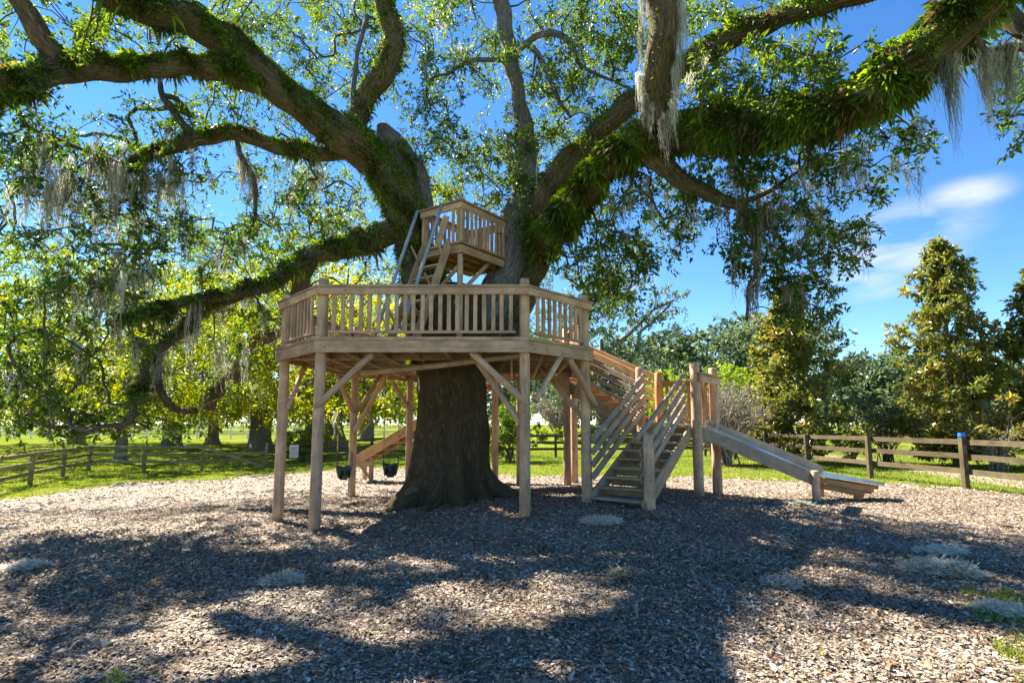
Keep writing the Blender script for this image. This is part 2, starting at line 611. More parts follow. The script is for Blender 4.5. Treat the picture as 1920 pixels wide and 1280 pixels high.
def zmulch(x, y):
    return H(x, y) + 0.035 + micro(x, y)


# far mulched bed beyond the right fence, under the magnolias
bx = np.linspace(0, 1, 60)
by = np.linspace(-1, 1, 14)
U, W = np.meshgrid(bx, by)
ctr_x = 12.6 + U * 3 + 0 * W
bedx = 14.2 + 1.6 * W + 2.2 * U + 0.25 * np.sin(9 * U + 3 * W)
bedy = 12 + 22 * U
bedz = H(bedx, bedy) + 0.03 * (1 - np.abs(W) ** 4) - 0.02
bed = mesh_np("shrub_bed", np.stack([bedx, bedy, bedz], -1).reshape(-1, 3), [grid_faces(60, 14)], M_SAND, smooth=True)
bed["kind"] = "structure"


def chips(name, n, y0, y1, lmin, lmax, lift):
    yy = np.sqrt(rng.uniform(y0 ** 2, y1 ** 2, n))
    xx = rng.uniform(-1, 1, n) * yy * 1.02
    sd = sdist(np.stack([xx, yy], 1), MULCH) + edge_wobble(xx, yy)
    keep = (sd > -0.25 + rng.exponential(0.25, n) * 0.6)
    xx, yy = xx[keep], yy[keep]
    n = len(xx)
    z = zmulch(xx, yy) + rng.uniform(-0.004, lift, n)
    L = np.exp(rng.uniform(np.log(lmin), np.log(lmax), n))
    Wd = L * rng.uniform(0.22, 0.6, n)
    yaw = rng.uniform(0, 2 * np.pi, n)
    pit = rng.normal(0, 0.28, n)
    rol = rng.normal(0, 0.35, n)
    ax = np.stack([np.cos(yaw) * np.cos(pit), np.sin(yaw) * np.cos(pit), np.sin(pit)], 1)
    sx = np.stack([-np.sin(yaw) * np.cos(rol), np.cos(yaw) * np.cos(rol), np.sin(rol)], 1)
    up = np.cross(ax, sx)
    c = np.stack([xx, yy, z + L * 0.12], 1)
    a = ax * L[:, None] / 2
    s = sx * Wd[:, None] / 2
    k = up * (L * rng.uniform(-.02, .14, n))[:, None]
    if y0 >= 7:
        V = np.stack([c - a - s * .8, c + a - s * .6, c + a * .9 + s, c - a * 1.05 + s * .7], 1).reshape(-1, 3)
        r = np.clip(rng.beta(1.1, 1.35, n) + .10 * np.sin(xx * 1.3 + 2 * np.sin(yy * .9)) * np.sin(yy * 1.7 + xx * .4) + .06 * np.sin(xx * 4.1 + yy * 3.3), 0, 1)
        return mesh_np(name, V, [np.arange(n * 4).reshape(n, 4)], L_CHIP, attrs=[("rnd", 'FLOAT', 'FACE', r)])
    V = np.stack([c - a - s * .8, c - s + k, c + a - s * .6, c + a * .9 + s, c + s * 1.1 + k, c - a * 1.05 + s * .7], 1).reshape(-1, 3)
    b = np.arange(n)[:, None] * 6
    F = np.concatenate([b + np.array([0, 1, 4, 5]), b + np.array([1, 2, 3, 4])])
    r = np.clip(rng.beta(1.1, 1.35, n) + .10 * np.sin(xx * 1.3 + 2 * np.sin(yy * .9)) * np.sin(yy * 1.7 + xx * .4) + .06 * np.sin(xx * 4.1 + yy * 3.3), 0, 1)
    return mesh_np(name, V, [F], L_CHIP, attrs=[("rnd", 'FLOAT', 'FACE', np.concatenate([r, r]))])


for args in ((104000, 3.0, 7.0, .013, .052, .014), (150000, 7.0, 13.0, .020, .060, .018), (45000, 13, 23, .04, .10, .02)):
    c = chips("wood_chips", *args)
    c["kind"] = "stuff"
    c["label"] = "loose brown wood chips covering the playground"
    c["category"] = "wood chips"


def blades(name, xx, yy, hmin, hmax, w, lab):
    n = len(xx)
    z = H(xx, yy) + 0.0
    h = rng.uniform(hmin, hmax, n)
    yaw = rng.uniform(0, 2 * np.pi, n)
    lean = rng.normal(0, 0.4, (n, 2)) * h[:, None]
    s = np.stack([np.cos(yaw), np.sin(yaw), 0 * yaw], 1) * (w * rng.uniform(.6, 1.4, n))[:, None]
    base = np.stack([xx, yy, z - .005], 1)
    tip = base + np.column_stack([lean, h])
    V = np.stack([base - s, base + s, tip], 1).reshape(-1, 3)
    F = np.arange(n * 3).reshape(n, 3)
    o = mesh_np(name, V, [F], L_GRASS, attrs=[("rnd", 'FLOAT', 'FACE', rng.uniform(0, 1, n))])
    o["kind"] = "stuff"
    o["label"] = lab
    o["category"] = "grass"
    return o


n = 190000
yy = np.sqrt(rng.uniform(9.0 ** 2, 34 ** 2, n))
xx = rng.uniform(-1.0, 1.0, n) * yy
sd = sdist(np.stack([xx, yy], 1), MULCH) + edge_wobble(xx, yy)
k = sd < rng.exponential(.25, n) - .12
blades("grass_blades", xx[k], yy[k], .03, .085, .011, "short green grass around the mulched playground")
# sparse tufts creeping into the mulch at the near right corner
n = 9000
cx, cy = rng.uniform(2.6, 5.2, 70), rng.uniform(3.2, 5.4, 70)
i = rng.integers(0, 70, n)
xx = cx[i] + rng.normal(0, .07, n)
yy = cy[i] + rng.normal(0, .07, n)
k = xx > 1.0 + 0.62 * yy
o = blades("grass_tufts", xx[k], yy[k], .03, .075, .006, "thin green grass tufts creeping into the mulch corner")
o.location.z = .03

# ---------------------------------------------------------------- wood pieces
MCACHE = {}


def frame(a, b, up=(0, 0, 1)):
    z = (b - a).normalized()
    u = Vector(up)
    if abs(z.dot(u)) > 0.99:
        u = Vector((0, 1, 0))
    x = u.cross(z).normalized()
    y = z.cross(x)
    m = Matrix((x, y, z)).transposed().to_4x4()
    m.translation = a
    return m


def beam(name, a, b, w, h, mat, par, up=(0, 0, 1)):
    """straight sawn timber from a to b, w wide (sideways) and h high (towards up)"""
    a, b = Vector(a), Vector(b)
    L = (b - a).length
    key = ("b", round(L, 3), round(w, 4), round(h, 4), mat.name)
    me = MCACHE.get(key)
    if me is None:
        c = min(w, h) * 0.10
        prof = [(-w / 2 + c, -h / 2), (w / 2 - c, -h / 2), (w / 2, -h / 2 + c), (w / 2, h / 2 - c),
                (w / 2 - c, h / 2), (-w / 2 + c, h / 2), (-w / 2, h / 2 - c), (-w / 2, -h / 2 + c)]
        V = [(x, y, 0) for x, y in prof] + [(x, y, L) for x, y in prof]
        F = [(i, (i + 1) % 8, 8 + (i + 1) % 8, 8 + i) for i in range(8)] + [tuple(range(7, -1, -1)), tuple(range(8, 16))]
        me = bpy.data.meshes.new(name)
        me.from_pydata(V, [], F)
        me.materials.append(mat)
        MCACHE[key] = me
    o = bpy.data.objects.new(name, me)
    put(o, par)
    o.matrix_basis = frame(a, b, up)
    return o


def pole(name, a, b, r0, r1, mat, par, dome=True, bend=0.0, sides=14):
    """a round timber, slightly irregular, with a softened top"""
    a, b = Vector(a), Vector(b)
    L = (b - a).length
    rr = random.Random(hash((round(a.x, 2), round(b.z, 2), round(L, 3))) & 0xffff)
    nr = 6
    rings = [(i / nr * L, r0 + (r1 - r0) * i / nr) for i in range(nr + 1)]
    if dome:
        rings[-1] = (L - r1 * .22, r1)
        rings += [(L - r1 * .06, r1 * .86), (L, r1 * .55)]
    ph = rr.uniform(0, 6)
    V, F = [], []
    for (z, r) in rings:
        bx_ = bend * math.sin(math.pi * z / L)
        j = rr.uniform(.97, 1.03)
        for k in range(sides):
            t = 2 * math.pi * k / sides
            q = r * j * (1 + .02 * math.sin(2 * t + ph))
            V.append((q * math.cos(t) + bx_, q * math.sin(t), z))
    m = len(rings)
    for i in range(m - 1):
        for k in range(sides):
            k2 = (k + 1) % sides
            F.append((i * sides + k, i * sides + k2, (i + 1) * sides + k2, (i + 1) * sides + k))
    F.append(tuple(range(sides - 1, -1, -1)))
    F.append(tuple((m - 1) * sides + k for k in range(sides)))
    me = bpy.data.meshes.new(name)
    me.from_pydata(V, [], F)
    me.polygons.foreach_set("use_smooth", [True] * (len(F) - 2) + [False, False])
    me.materials.append(mat)
    o = bpy.data.objects.new(name, me)
    put(o, par)
    o.matrix_basis = frame(a, b)
    return o


def slab(name, poly, z0, z1, mat, par):
    n = len(poly)
    V = [(x, y, z0) for x, y in poly] + [(x, y, z1) for x, y in poly]
    F = [tuple(range(n - 1, -1, -1)), tuple(range(n, 2 * n))] + [(i, (i + 1) % n, n + (i + 1) % n, n + i) for i in range(n)]
    me = bpy.data.meshes.new(name)
    me.from_pydata(V, [], F)
    me.materials.append(mat)
    return put(bpy.data.objects.new(name, me), par)


def pt(x, y, z):
    return Vector((x, y, z))


def gz(x, y):
    return float(zmulch(x, y))


# ---------------------------------------------------------------- the tree-house deck
DC = [(-3.20, 8.59), (.26, 8.59), (1.48, 9.82), (1.48, 13.3), (.26, 14.5), (-2.8, 14.5), (-4.0, 13.2), (-4.36, 9.82)]
TRUNK = (-1.32, 11.35)
ZB, ZF, ZT = 2.86, 3.05, 3.11
deck = thing("treehouse_deck", "large brown octagonal wooden deck on round posts encircling the oak trunk", "deck", (TRUNK[0], TRUNK[1], 0))
cen = Vector((-1.45, 11.5))


def inset(i, d):
    p = Vector(DC[i])
    a, b = Vector(DC[i - 1]), Vector(DC[(i + 1) % 8])
    e1, e2 = (p - a).normalized(), (b - p).normalized()
    n = (Vector((-e1.y, e1.x)) + Vector((-e2.y, e2.x))).normalized()
    c = n.dot(Vector((-e1.y, e1.x)))
    return p + n * d / max(c, .5)


for i in range(8):
    p = inset(i, 0.125)
    pole("post", (p.x, p.y, gz(p.x, p.y) - .25), (p.x, p.y, 4.115 if i not in (3, 4) else 4.10), .094, .086, M_POST, deck)
OPEN = {3}
for i in range(8):
    a, b = Vector(DC[i]), Vector(DC[(i + 1) % 8])
    e = (b - a).normalized()
    nrm = Vector((e.y, -e.x))      # outward
    L = (b - a).length

    def P(s, off, z):
        q = a + e * s + nrm * off
        return pt(q.x, q.y, z)
    fas = beam("fascia", P(-.01, .002, (ZB + ZF) / 2), P(L + .01, .002, (ZB + ZF) / 2), .045, ZF - ZB, M_TAUPE, deck)
    beam("edge_board", P(-.015, -.03, (ZF + ZT) / 2 + .001), P(L + .015, -.03, (ZF + ZT) / 2 + .001), .15, ZT - ZF, M_DECK, deck)
    for s in (.09, .15, L - .15, L - .09):
        for z in ((2.91, 2.99) if s in (.09, L - .09) else (2.93,)):
            q = P(s, .024, z + random.uniform(-.01, .01))
            bolt = pole("bolt", q, q + Vector((nrm.x, nrm.y, 0)) * .012, .013, .011, M_CHAIN, fas, dome=False, sides=8)
    if i in OPEN:
        continue
    segs = [(0, L)]
    if i == 4:
        segs = [(0.95, L)]
    for (s0, s1) in segs:
        rl = beam("rail", P(s0 - .005, 0, 3.88), P(s1 + .005, 0, 3.88), .045, .12, M_TAUPE, deck)
        beam("rail_cap", P(s0 - .02, -.03, 3.962), P(s1 + .02, -.03, 3.962), .135, .036, M_DECK, rl)
        beam("bottom_rail", P(s0 + .2, -.035, 3.20), P(s1 - .2, -.035, 3.20), .05, .042, M_TAUPE, deck)
        inner0, inner1 = s0 + .21, s1 - .21
        nb = max(2, int(round((inner1 - inner0) / .148)))
        for k in range(nb):
            s = inner0 + (inner1 - inner0) * (k + .5) / nb + random.uniform(-.008, .008)
            tw = random.uniform(-.006, .006)
            beam("baluster", P(s, -.035, 3.222), P(s + tw, -.035, 3.835), .034, .066, M_TAUPE, deck, up=(e.x, e.y, 0))


def span(yv, poly):
    xs = []
    for i in range(len(poly)):
        (x0, y0), (x1, y1) = poly[i], poly[(i + 1) % len(poly)]
        if (y0 > yv) != (y1 > yv):
            xs.append(x0 + (yv - y0) / (y1 - y0) * (x1 - x0))
    return (min(xs), max(xs)) if len(xs) >= 2 else None


y = 8.78
HOLE_R = 1.12
while y < 14.34:
    s1, s2 = span(y - .07, DC), span(y + .07, DC)
    if s1 and s2:
        x0, x1 = max(s1[0], s2[0]) + .11, min(s1[1], s2[1]) - .11
        dy = abs(y - TRUNK[1])
        parts = [(x0, x1)]
        if dy < HOLE_R:
            q = math.sqrt(HOLE_R ** 2 - dy ** 2)
            parts = [(x0, TRUNK[0] - q), (TRUNK[0] + q, x1)]
        for (u, v) in parts:
            beam("plank", (u, y, 3.078), (v, y, 3.078), .138, .036, M_DECK, deck)
    y += .147
for k in range(10):       # joists
    x = -4.0 + k * .57
    pts = []
    for yv in np.arange(8.7, 14.45, .02):
        s = span(yv, DC)
        if s and s[0] + .06 < x < s[1] - .06:
            pts.append(yv)
    y0, y1 = pts[0] + .03, pts[-1] - .03
    d = abs(x - TRUNK[0])
    pp = [(y0, y1)]
    if d < HOLE_R:
        q = math.sqrt(HOLE_R ** 2 - d ** 2)
        pp = [(y0, TRUNK[1] - q), (TRUNK[1] + q, y1)]
    for (u, v) in pp:
        beam("joist", (x, u, 2.985), (x, v, 2.985), .045, .145, M_DECK, deck)
for (yv, zb) in ((10.05, 2.95), (12.75, 2.95)):
    s = span(yv, DC)
    beam("girder", (s[0] + .08, yv, zb), (s[1] - .08, yv, zb), .08, .085, M_DECK, deck)
for yv in np.arange(9.0, 14.3, .45):      # blocking boards under the planks, running across
    s = span(yv, DC)
    d = abs(yv - TRUNK[1])
    pp = [(s[0] + .12, s[1] - .12)]
    if d < HOLE_R:
        q = math.sqrt(HOLE_R ** 2 - d ** 2)
        pp = [(s[0] + .12, TRUNK[0] - q), (TRUNK[0] + q, s[1] - .12)]
    for (u, v) in pp:
        beam("blocking", (u, yv, 3.02), (v, yv, 3.02), .04, .075, M_DECK, deck)
pole("support_log", (-2.95, 10.42, 2.70), (.15, 8.95, 2.86), .06, .05, M_STAIR, deck, dome=False, bend=.12)
for (p0, p1, r) in (((591, 764, 8.66), (698, 663, 8.68), .058), ((988, 757, 8.66), (884, 660, 8.68), .058), ((986, 806, 8.75), (887, 666, 9.35), .055),
                    ((1003, 752, 8.72), (1052, 668, 9.2), .052), ((1117, 760, 9.8), (1068, 673, 9.32), .055), ((1110, 806, 9.95), (1016, 690, 11.6), .055),
                    ((539, 764, 9.85), (573, 682, 10.6), .05), ((661, 772, 13.05), (631, 697, 12.4), .06), ((668, 774, 13.1), (714, 703, 13.3), .05),
                    ((665, 808, 13.0), (731, 690, 12.6), .065), ((771, 772, 14.3), (728, 704, 14.3), .055), ((1078, 745, 13.25), (1094, 690, 12.6), .055),
                    ((1083, 700, 13.3), (1100, 660, 12.4), .05)):
    pole("brace", at(*p0), at(*p1), r, r * .95, M_POST, deck, dome=False, bend=random.uniform(-.015, .015), sides=10)
pole("forked_branch", at(690, 770, 12.8), at(697, 790, 12.8), .04, .035, M_STAIR, deck, dome=False, sides=8)
pole("forked_branch", at(697, 789, 12.8), at(671, 816, 12.95), .035, .03, M_STAIR, deck, dome=False, sides=8)

# ---------------------------------------------------------------- the lookout platform above the deck
A, B, Cc = Vector((-1.02, 10.30)), Vector((-1.92, 10.88)), Vector((-.07, 11.50))
D_ = B + Cc - A
look = thing("lookout_platform", "small raised lookout platform with railing, perched between the oak's two stems", "platform", (A.x, A.y, ZT))
zf0, zf1, zr = 5.10, 5.28, 6.16
ab, ac = (B - A).normalized(), (Cc - A).normalized()


def lp(p, z):
    return pt(p.x, p.y, z)


for (p, q, op) in ((A, B, True), (A, Cc, False), (B, D_, False), (Cc, D_, False)):
    e = (q - p).normalized()
    L = (q - p).length
    beam("fascia", lp(p - e * .02, (zf0 + zf1) / 2 - .01), lp(q + e * .02, (zf0 + zf1) / 2 - .01), .045, zf1 - zf0 - .02, M_TAUPE, look)
    beam("edge_board", lp(p - e * .035, zf1 + .022), lp(q + e * .035, zf1 + .022), .13, .04, M_DECK, look)
    beam("rail", lp(p - e * .01, zr - .08), lp(q + e * .01, zr - .08), .05, .125, M_TAUPE, look)
    beam("rail_cap", lp(p - e * .03, zr + .003), lp(q + e * .03, zr + .003), .13, .035, M_DECK, look)
    nb = int(L / .125)
    for k in range(nb):
        s = (k + .5) / nb * L
        if op and .22 < s < .72 * L + .12:
            continue
        r = p + e * s
        beam("baluster", lp(r, zf1 + .04), lp(r, zr - .14), .035, .062, M_TAUPE, look, up=(e.x, e.y, 0))
beam("corner_post", lp(A + (ab + ac) * .06, zf1 + .04), lp(A + (ab + ac) * .06, zr + .10), .095, .095, M_TAUPE, look, up=(ab.x, ab.y, 0))
beam("corner_post", lp(B - ab * .06 + ac * .06, zf1 + .04), lp(B - ab * .06 + ac * .06, zr - .02), .095, .095, M_TAUPE, look, up=(ab.x, ab.y, 0))
nrm = Vector((ab.x, ab.y))
for k in range(9):
    s = (k + .5) / 9
    p = A + ac * (s * (Cc - A).length)
    q = p + ab * (B - A).length
    beam("plank", lp(p + ab * .04, zf1 - .01), lp(q - ab * .04, zf1 - .01), .16, .032, M_DECK, look)
for k in range(3):
    p = A + ab * (.25 + .3 * k)
    q = p + ac * ((Cc - A).length - .05)
    beam("joist", lp(p + ac * .05, zf0 + .06), lp(q, zf0 + .06), .045, .14, M_WARM_LIT, look)
pA = A + (ab + ac) * .08
pole("post", lp(pA, ZT - .02), lp(pA, zf0 + .02), .062, .058, M_TAUPE, look, dome=False)
pole("brace", lp(A + ac * .95 + ab * .1, zf0), at(872, 540, 10.6), .045, .045, M_TAUPE, look, dome=False, sides=8)
pole("brace", lp(pA + ab * .05, 4.85), at(818, 548, 10.9), .042, .042, M_TAUPE, look, dome=False, sides=8)
pole("brace", at(872, 540, 10.6), at(822, 612, 10.9), .042, .042, M_TAUPE, look, dome=False, sides=8)
beam("loose_board", lp(A + ab * .66 + ac * .05, zf1 + .05), lp(A + ab * .40 + ac * .02, zf1 + .66), .03, .16, M_TAUPE, look, up=(ab.x, ab.y, 0))

lad = thing("ladder", "steep wooden ladder with pipe handrails leading up to the lookout platform", "ladder", (-2.0, 9.8, ZT))
out = Vector((-ab.y, ab.x))
if out.y > 0:
    out = -out
topc = A + ab * .60
botc = topc + out * 1.0
for s in (-1, 1):
    p0 = botc + ab * s * .33
    p1 = topc + ab * s * .33 + out * .05
    beam("stringer", lp(p0, ZT + .01), lp(p1 - out * .02, zf1 + .08), .045, .17, M_TAUPE, lad)
    h0 = p0 + out * .16
    pole("handrail", lp(p0 + out * .32, ZT + .22), lp(p1 + out * .22, zr - .22 + .12), .034, .034, M_PIPE, lad, dome=False, sides=10)
    for f in (.22, .52, .86):
        c = p0.lerp(p1, f)
        z = ZT + (zf1 - ZT) * f
        pole("bracket", lp(c, z), lp(c + out * .25 + Vector((0, 0)), z + .30), .024, .024, M_TAUPE, lad, dome=False, sides=8)
for k in range(8):
    f = (k + .7) / 8.4
    c = botc.lerp(topc, f)
    z = ZT + (zf1 - ZT) * f
    beam("tread", lp(c - ab * .31, z), lp(c + ab * .31, z), .16, .04, M_TAUPE, lad)

# ---------------------------------------------------------------- the stairs, landing and slide
BRp = Vector((2.28, 9.02))
d1 = Vector((.57, .82)).normalized()
l1 = Vector((-.82, .57)).normalized()
WID = 1.15
RUN = 2.65
BLp = BRp + l1 * WID
TR, TL = BRp + d1 * RUN, BLp + d1 * RUN
g0 = gz(1.85, 9.35)
ZL = 1.70
st = thing("staircase", "weathered wooden stairs with slatted side rails climbing from the mulch to the landing", "stairs", ((BRp + BLp) / 2).to_3d() + Vector((0, 0, g0)))
for (p, q, s) in ((BLp, TL, 1), (BRp, TR, -1)):
    off = l1 * (-.07 * s)
    beam("stringer", lp(p + off - d1 * .12, g0 - .02), lp(q + off, ZL - .12), .05, .25, M_STAIR if s > 0 else M_TAUPE, st)
    pole("newel_post", lp(p, g0 - .2), lp(p, 1.53), .10, .092, M_POST, st)
    off2 = l1 * (-.13 * s)
    for k in range(4):
        dz = -.235 * k
        z0, z1 = 1.42 + dz * .92, 2.76 + dz
        a_ = p + off2 - d1 * .02
        b_ = q + off2 - d1 * .10
        if k == 0 and s < 0:
            pole("handrail", lp(a_ - d1 * .14, z0 + .02), lp(b_, z1), .042, .042, M_PIPE if False else M_STAIR, st, dome=False, sides=10)
        else:
            beam("side_rail", lp(a_, z0), lp(b_, z1), .04, .125, M_STAIR, st)
NT = 9
for k in range(NT):
    f = (k + .35) / NT
    c0 = BLp.lerp(TL, f) - l1 * .10
    c1 = BRp.lerp(TR, f) + l1 * .10
    z = g0 + (ZL - g0) * (k + .75) / NT - .02
    beam("tread", lp(c0, z), lp(c1, z), .27, .04, M_STAIR, st)
    r0, r1 = c0 + d1 * .12, c1 + d1 * .12
    beam("riser", lp(r0, z - .09), lp(r1, z - .09), .022, .13, M_DECK, st)

BRl, BLl = TR + d1 * 1.25, TL + d1 * 1.22
land = thing("stair_landing", "square wooden landing on tall round posts between the two stair flights", "landing", ((TR + BLl) / 2).to_3d())
for (p, zt) in ((TL, 2.96), (TR + Vector((.06, 0)), 3.0), (BRl + Vector((.12, 0)), 2.99), (BLl, 2.95)):
    pole("post", lp(p, gz(p.x, p.y) - .2), lp(p, zt), .105, .095, M_POST if p is not BLl else M_WARM_LIT, land)
nb = 8
for k in range(nb):
    f = (k + .5) / nb
    p, q = TL.lerp(BLl, f), TR.lerp(BRl, f)
    beam("plank", lp(p + l1 * .02, ZL - .02), lp(q - l1 * .02, ZL - .02), .142, .036, M_WARM_LIT, land)
for (p, q) in ((TL, TR), (TR, BRl), (BRl, BLl), (BLl, TL)):
    e = (q - p).normalized()
    beam("fascia", lp(p - e * .0, ZL - .135), lp(q + e * .0, ZL - .135), .05, .18, M_TAUPE, land)
p, q = TR + Vector((.06, 0)) + d1 * .02, BRl + Vector((.12, 0))
beam("crossbar", lp(p - d1 * .12 - l1 * .13, 2.66), lp(q - l1 * .13, 2.66), .045, .15, M_TAUPE, land)
beam("crossbar_cap", lp(p - d1 * .2 - l1 * .13, 2.756), lp(q - l1 * .13, 2.756), .14, .036, M_DECK, land)
e = (BRl - BLl).normalized()
Lb = (BRl - BLl).length
beam("rail", lp(BLl, 2.66), lp(BRl, 2.66), .045, .13, M_WARM_LIT, land)
beam("bottom_rail", lp(BLl, 1.86), lp(BRl, 1.86), .045, .06, M_WARM_LIT, land)
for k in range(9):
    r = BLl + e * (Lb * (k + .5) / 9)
    beam("baluster", lp(r, 1.86), lp(r, 2.62), .035, .07, M_WARM_LIT, land, up=(e.x, e.y, 0))
r = TR + d1 * .42 + Vector((.1, 0))
beam("baluster", lp(r, ZL), lp(r, 2.62), .05, .08, M_POST, land, up=(d1.x, d1.y, 0))

# upper flight, landing to deck
uf = thing("upper_stair_flight", "upper stair flight with orange-brown rails rising from the landing to the deck", "stairs", TL.to_3d() + Vector((0, 0, ZL)))
NA, NB_ = TL + Vector((-.08, .06)), Vector((.98, 13.84))
FA, FB = BLl + Vector((-.06, .08)), Vector((1.66, 14.82))
ud = (NB_ - NA).normalized()
for (p, q, m) in ((NA, NB_, M_STAIR), (FA, FB, M_WARM_LIT)):
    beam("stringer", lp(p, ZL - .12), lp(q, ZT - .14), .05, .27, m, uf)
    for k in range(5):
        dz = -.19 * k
        beam("side_rail", lp(p, ZL + 1.13 + dz), lp(q, ZT + .95 + dz), .04, .125 if (k == 0) else .085, M_WARM_LIT if (k == 0 or p is FA) else m, uf)
for k in range(7):
    f = (k + .6) / 7.2
    z = ZL + (ZT - ZL) * (k + .9) / 7.4
    p, q = NA.lerp(NB_, f), FA.lerp(FB, f)
    e = (q - p).normalized()
    beam("tread", lp(p + e * .04, z), lp(q - e * .04, z), .26, .04, M_WARM_LIT, uf)
slab("top_landing", [(.98, 13.84), (1.66, 14.82), (.32, 14.58)], 3.06, 3.10, M_DECK, uf)
pole("post", (1.72, 14.86, gz(1.7, 14.8) - .2), (1.72, 14.86, 4.05), .10, .09, M_POST, uf)

# slide
sl = thing("slide", "long wooden slide with a shiny steel bed running down from the landing", "slide", (6.3, 11.7, gz(6.3, 11.7)))
N0, N1, N2 = pt(3.96, 11.30, 1.66), pt(6.33, 11.42, .60), pt(7.72, 11.39, .395)
F0, F1, F2 = pt(4.52, 12.14, 1.66), pt(6.92, 12.12, .60), pt(8.16, 11.98, .395)


def sheet(name, quad, th, mat, par):
    up = Vector((0, 0, th))
    V = [*quad, *[v + up for v in quad]]
    F = [(3, 2, 1, 0), (4, 5, 6, 7)] + [(i, (i + 1) % 4, 4 + (i + 1) % 4, 4 + i) for i in range(4)]
    me = bpy.data.meshes.new(name)
    me.from_pydata([tuple(v) for v in V], [], F)
    me.materials.append(mat)
    return put(bpy.data.objects.new(name, me), par)


sheet("slide_bed", [N0, N1, F1, F0], .02, M_STEEL, sl)
sheet("slide_bed", [N1 + pt(0, 0, .03), N2 + pt(.08, 0, .012), F2 + pt(.08, 0, .012), F1 + pt(0, 0, .03)], .015, M_STEEL, sl)
zz = pt(0, 0, .0)
beam("side_board", N0 + pt(-.08, -.03, -.095), N1 + pt(.02, -.03, -.05), .045, .25, M_STAIR, sl)
beam("side_board", F0 + pt(-.08, .03, .045), F1 + pt(.02, .03, .06), .045, .22, M_STAIR, sl)
for (p, q, y_) in ((N1, N2, .05), (F1, F2, -.05)):
    beam("runout_board", p + pt(.05, y_, -.055), q + pt(-.12, y_, -.065), .04, .115, M_WARM_LIT, sl)
    beam("runout_board", p + pt(.05, y_ * 1.6, -.17), q + pt(-.30, y_ * 1.6, -.16), .04, .11, M_WARM_LIT, sl)
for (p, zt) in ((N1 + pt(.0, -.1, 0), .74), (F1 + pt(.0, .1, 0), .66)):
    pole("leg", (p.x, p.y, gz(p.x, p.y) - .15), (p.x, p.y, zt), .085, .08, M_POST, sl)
pole("leg", (7.36, 11.58, gz(7.36, 11.5) - .15), (7.36, 11.58, .30), .085, .08, M_WARM_LIT, sl, dome=False)
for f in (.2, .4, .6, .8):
    beam("rib", N0.lerp(N1, f) + pt(0, 0, -.06), F0.lerp(F1, f) + pt(0, 0, -.06), .08, .05, M_WARM_LIT, sl)

bs = thing("back_slide", "wooden slide behind the oak trunk, propped on a low frame", "slide", (-4.85, 16.8, float(H(-4.85, 16.8))))
w = Vector((.30, .95)) * .66
T0, B0 = pt(-.75, 15.1, 2.88), pt(-4.85, 16.6, .55)
T1, B1 = T0 + pt(w.x, w.y, 0), B0 + pt(w.x, w.y, 0)
sheet("slide_bed", [B0, T0, T1, B1], .02, M_STEEL, bs)
beam("side_board", B0 + pt(0, -.03, 0), T0 + pt(0, -.03, 0), .045, .27, M_WARM_LIT, bs)
beam("side_board", B1 + pt(0, .03, 0), T1 + pt(0, .03, 0), .045, .27, M_WARM_LIT, bs)
for k in range(12):
    f = (k + .5) / 12
    beam("rib", B0.lerp(T0, f) + pt(0, 0, -.09), B1.lerp(T1, f) + pt(0, 0, -.09), .09, .05, M_WARM_LIT, bs)
for (p, zt) in ((B0 + pt(-.05, -.05, 0), .62), (B1 + pt(-.05, .05, 0), .62), (B0 + pt(.55, -.05, 0), .70)):
    pole("leg", (p.x, p.y, gz(p.x, p.y) - .15), (p.x, p.y, zt), .075, .07, M_POST, bs)
beam("crossbar", B0 + pt(-.02, -.14, -.07), B0 + pt(.62, -.14, -.05), .045, .15, M_TAUPE, bs)
beam("strut", B0 + pt(.15, .1, -.1), B0 + pt(.5, .3, -.62), .05, .08, M_DECK, bs)
pole("post", (-.48, 15.25, gz(-.4, 15.2) - .2), (-.48, 15.25, 3.3), .10, .09, M_POST, bs)


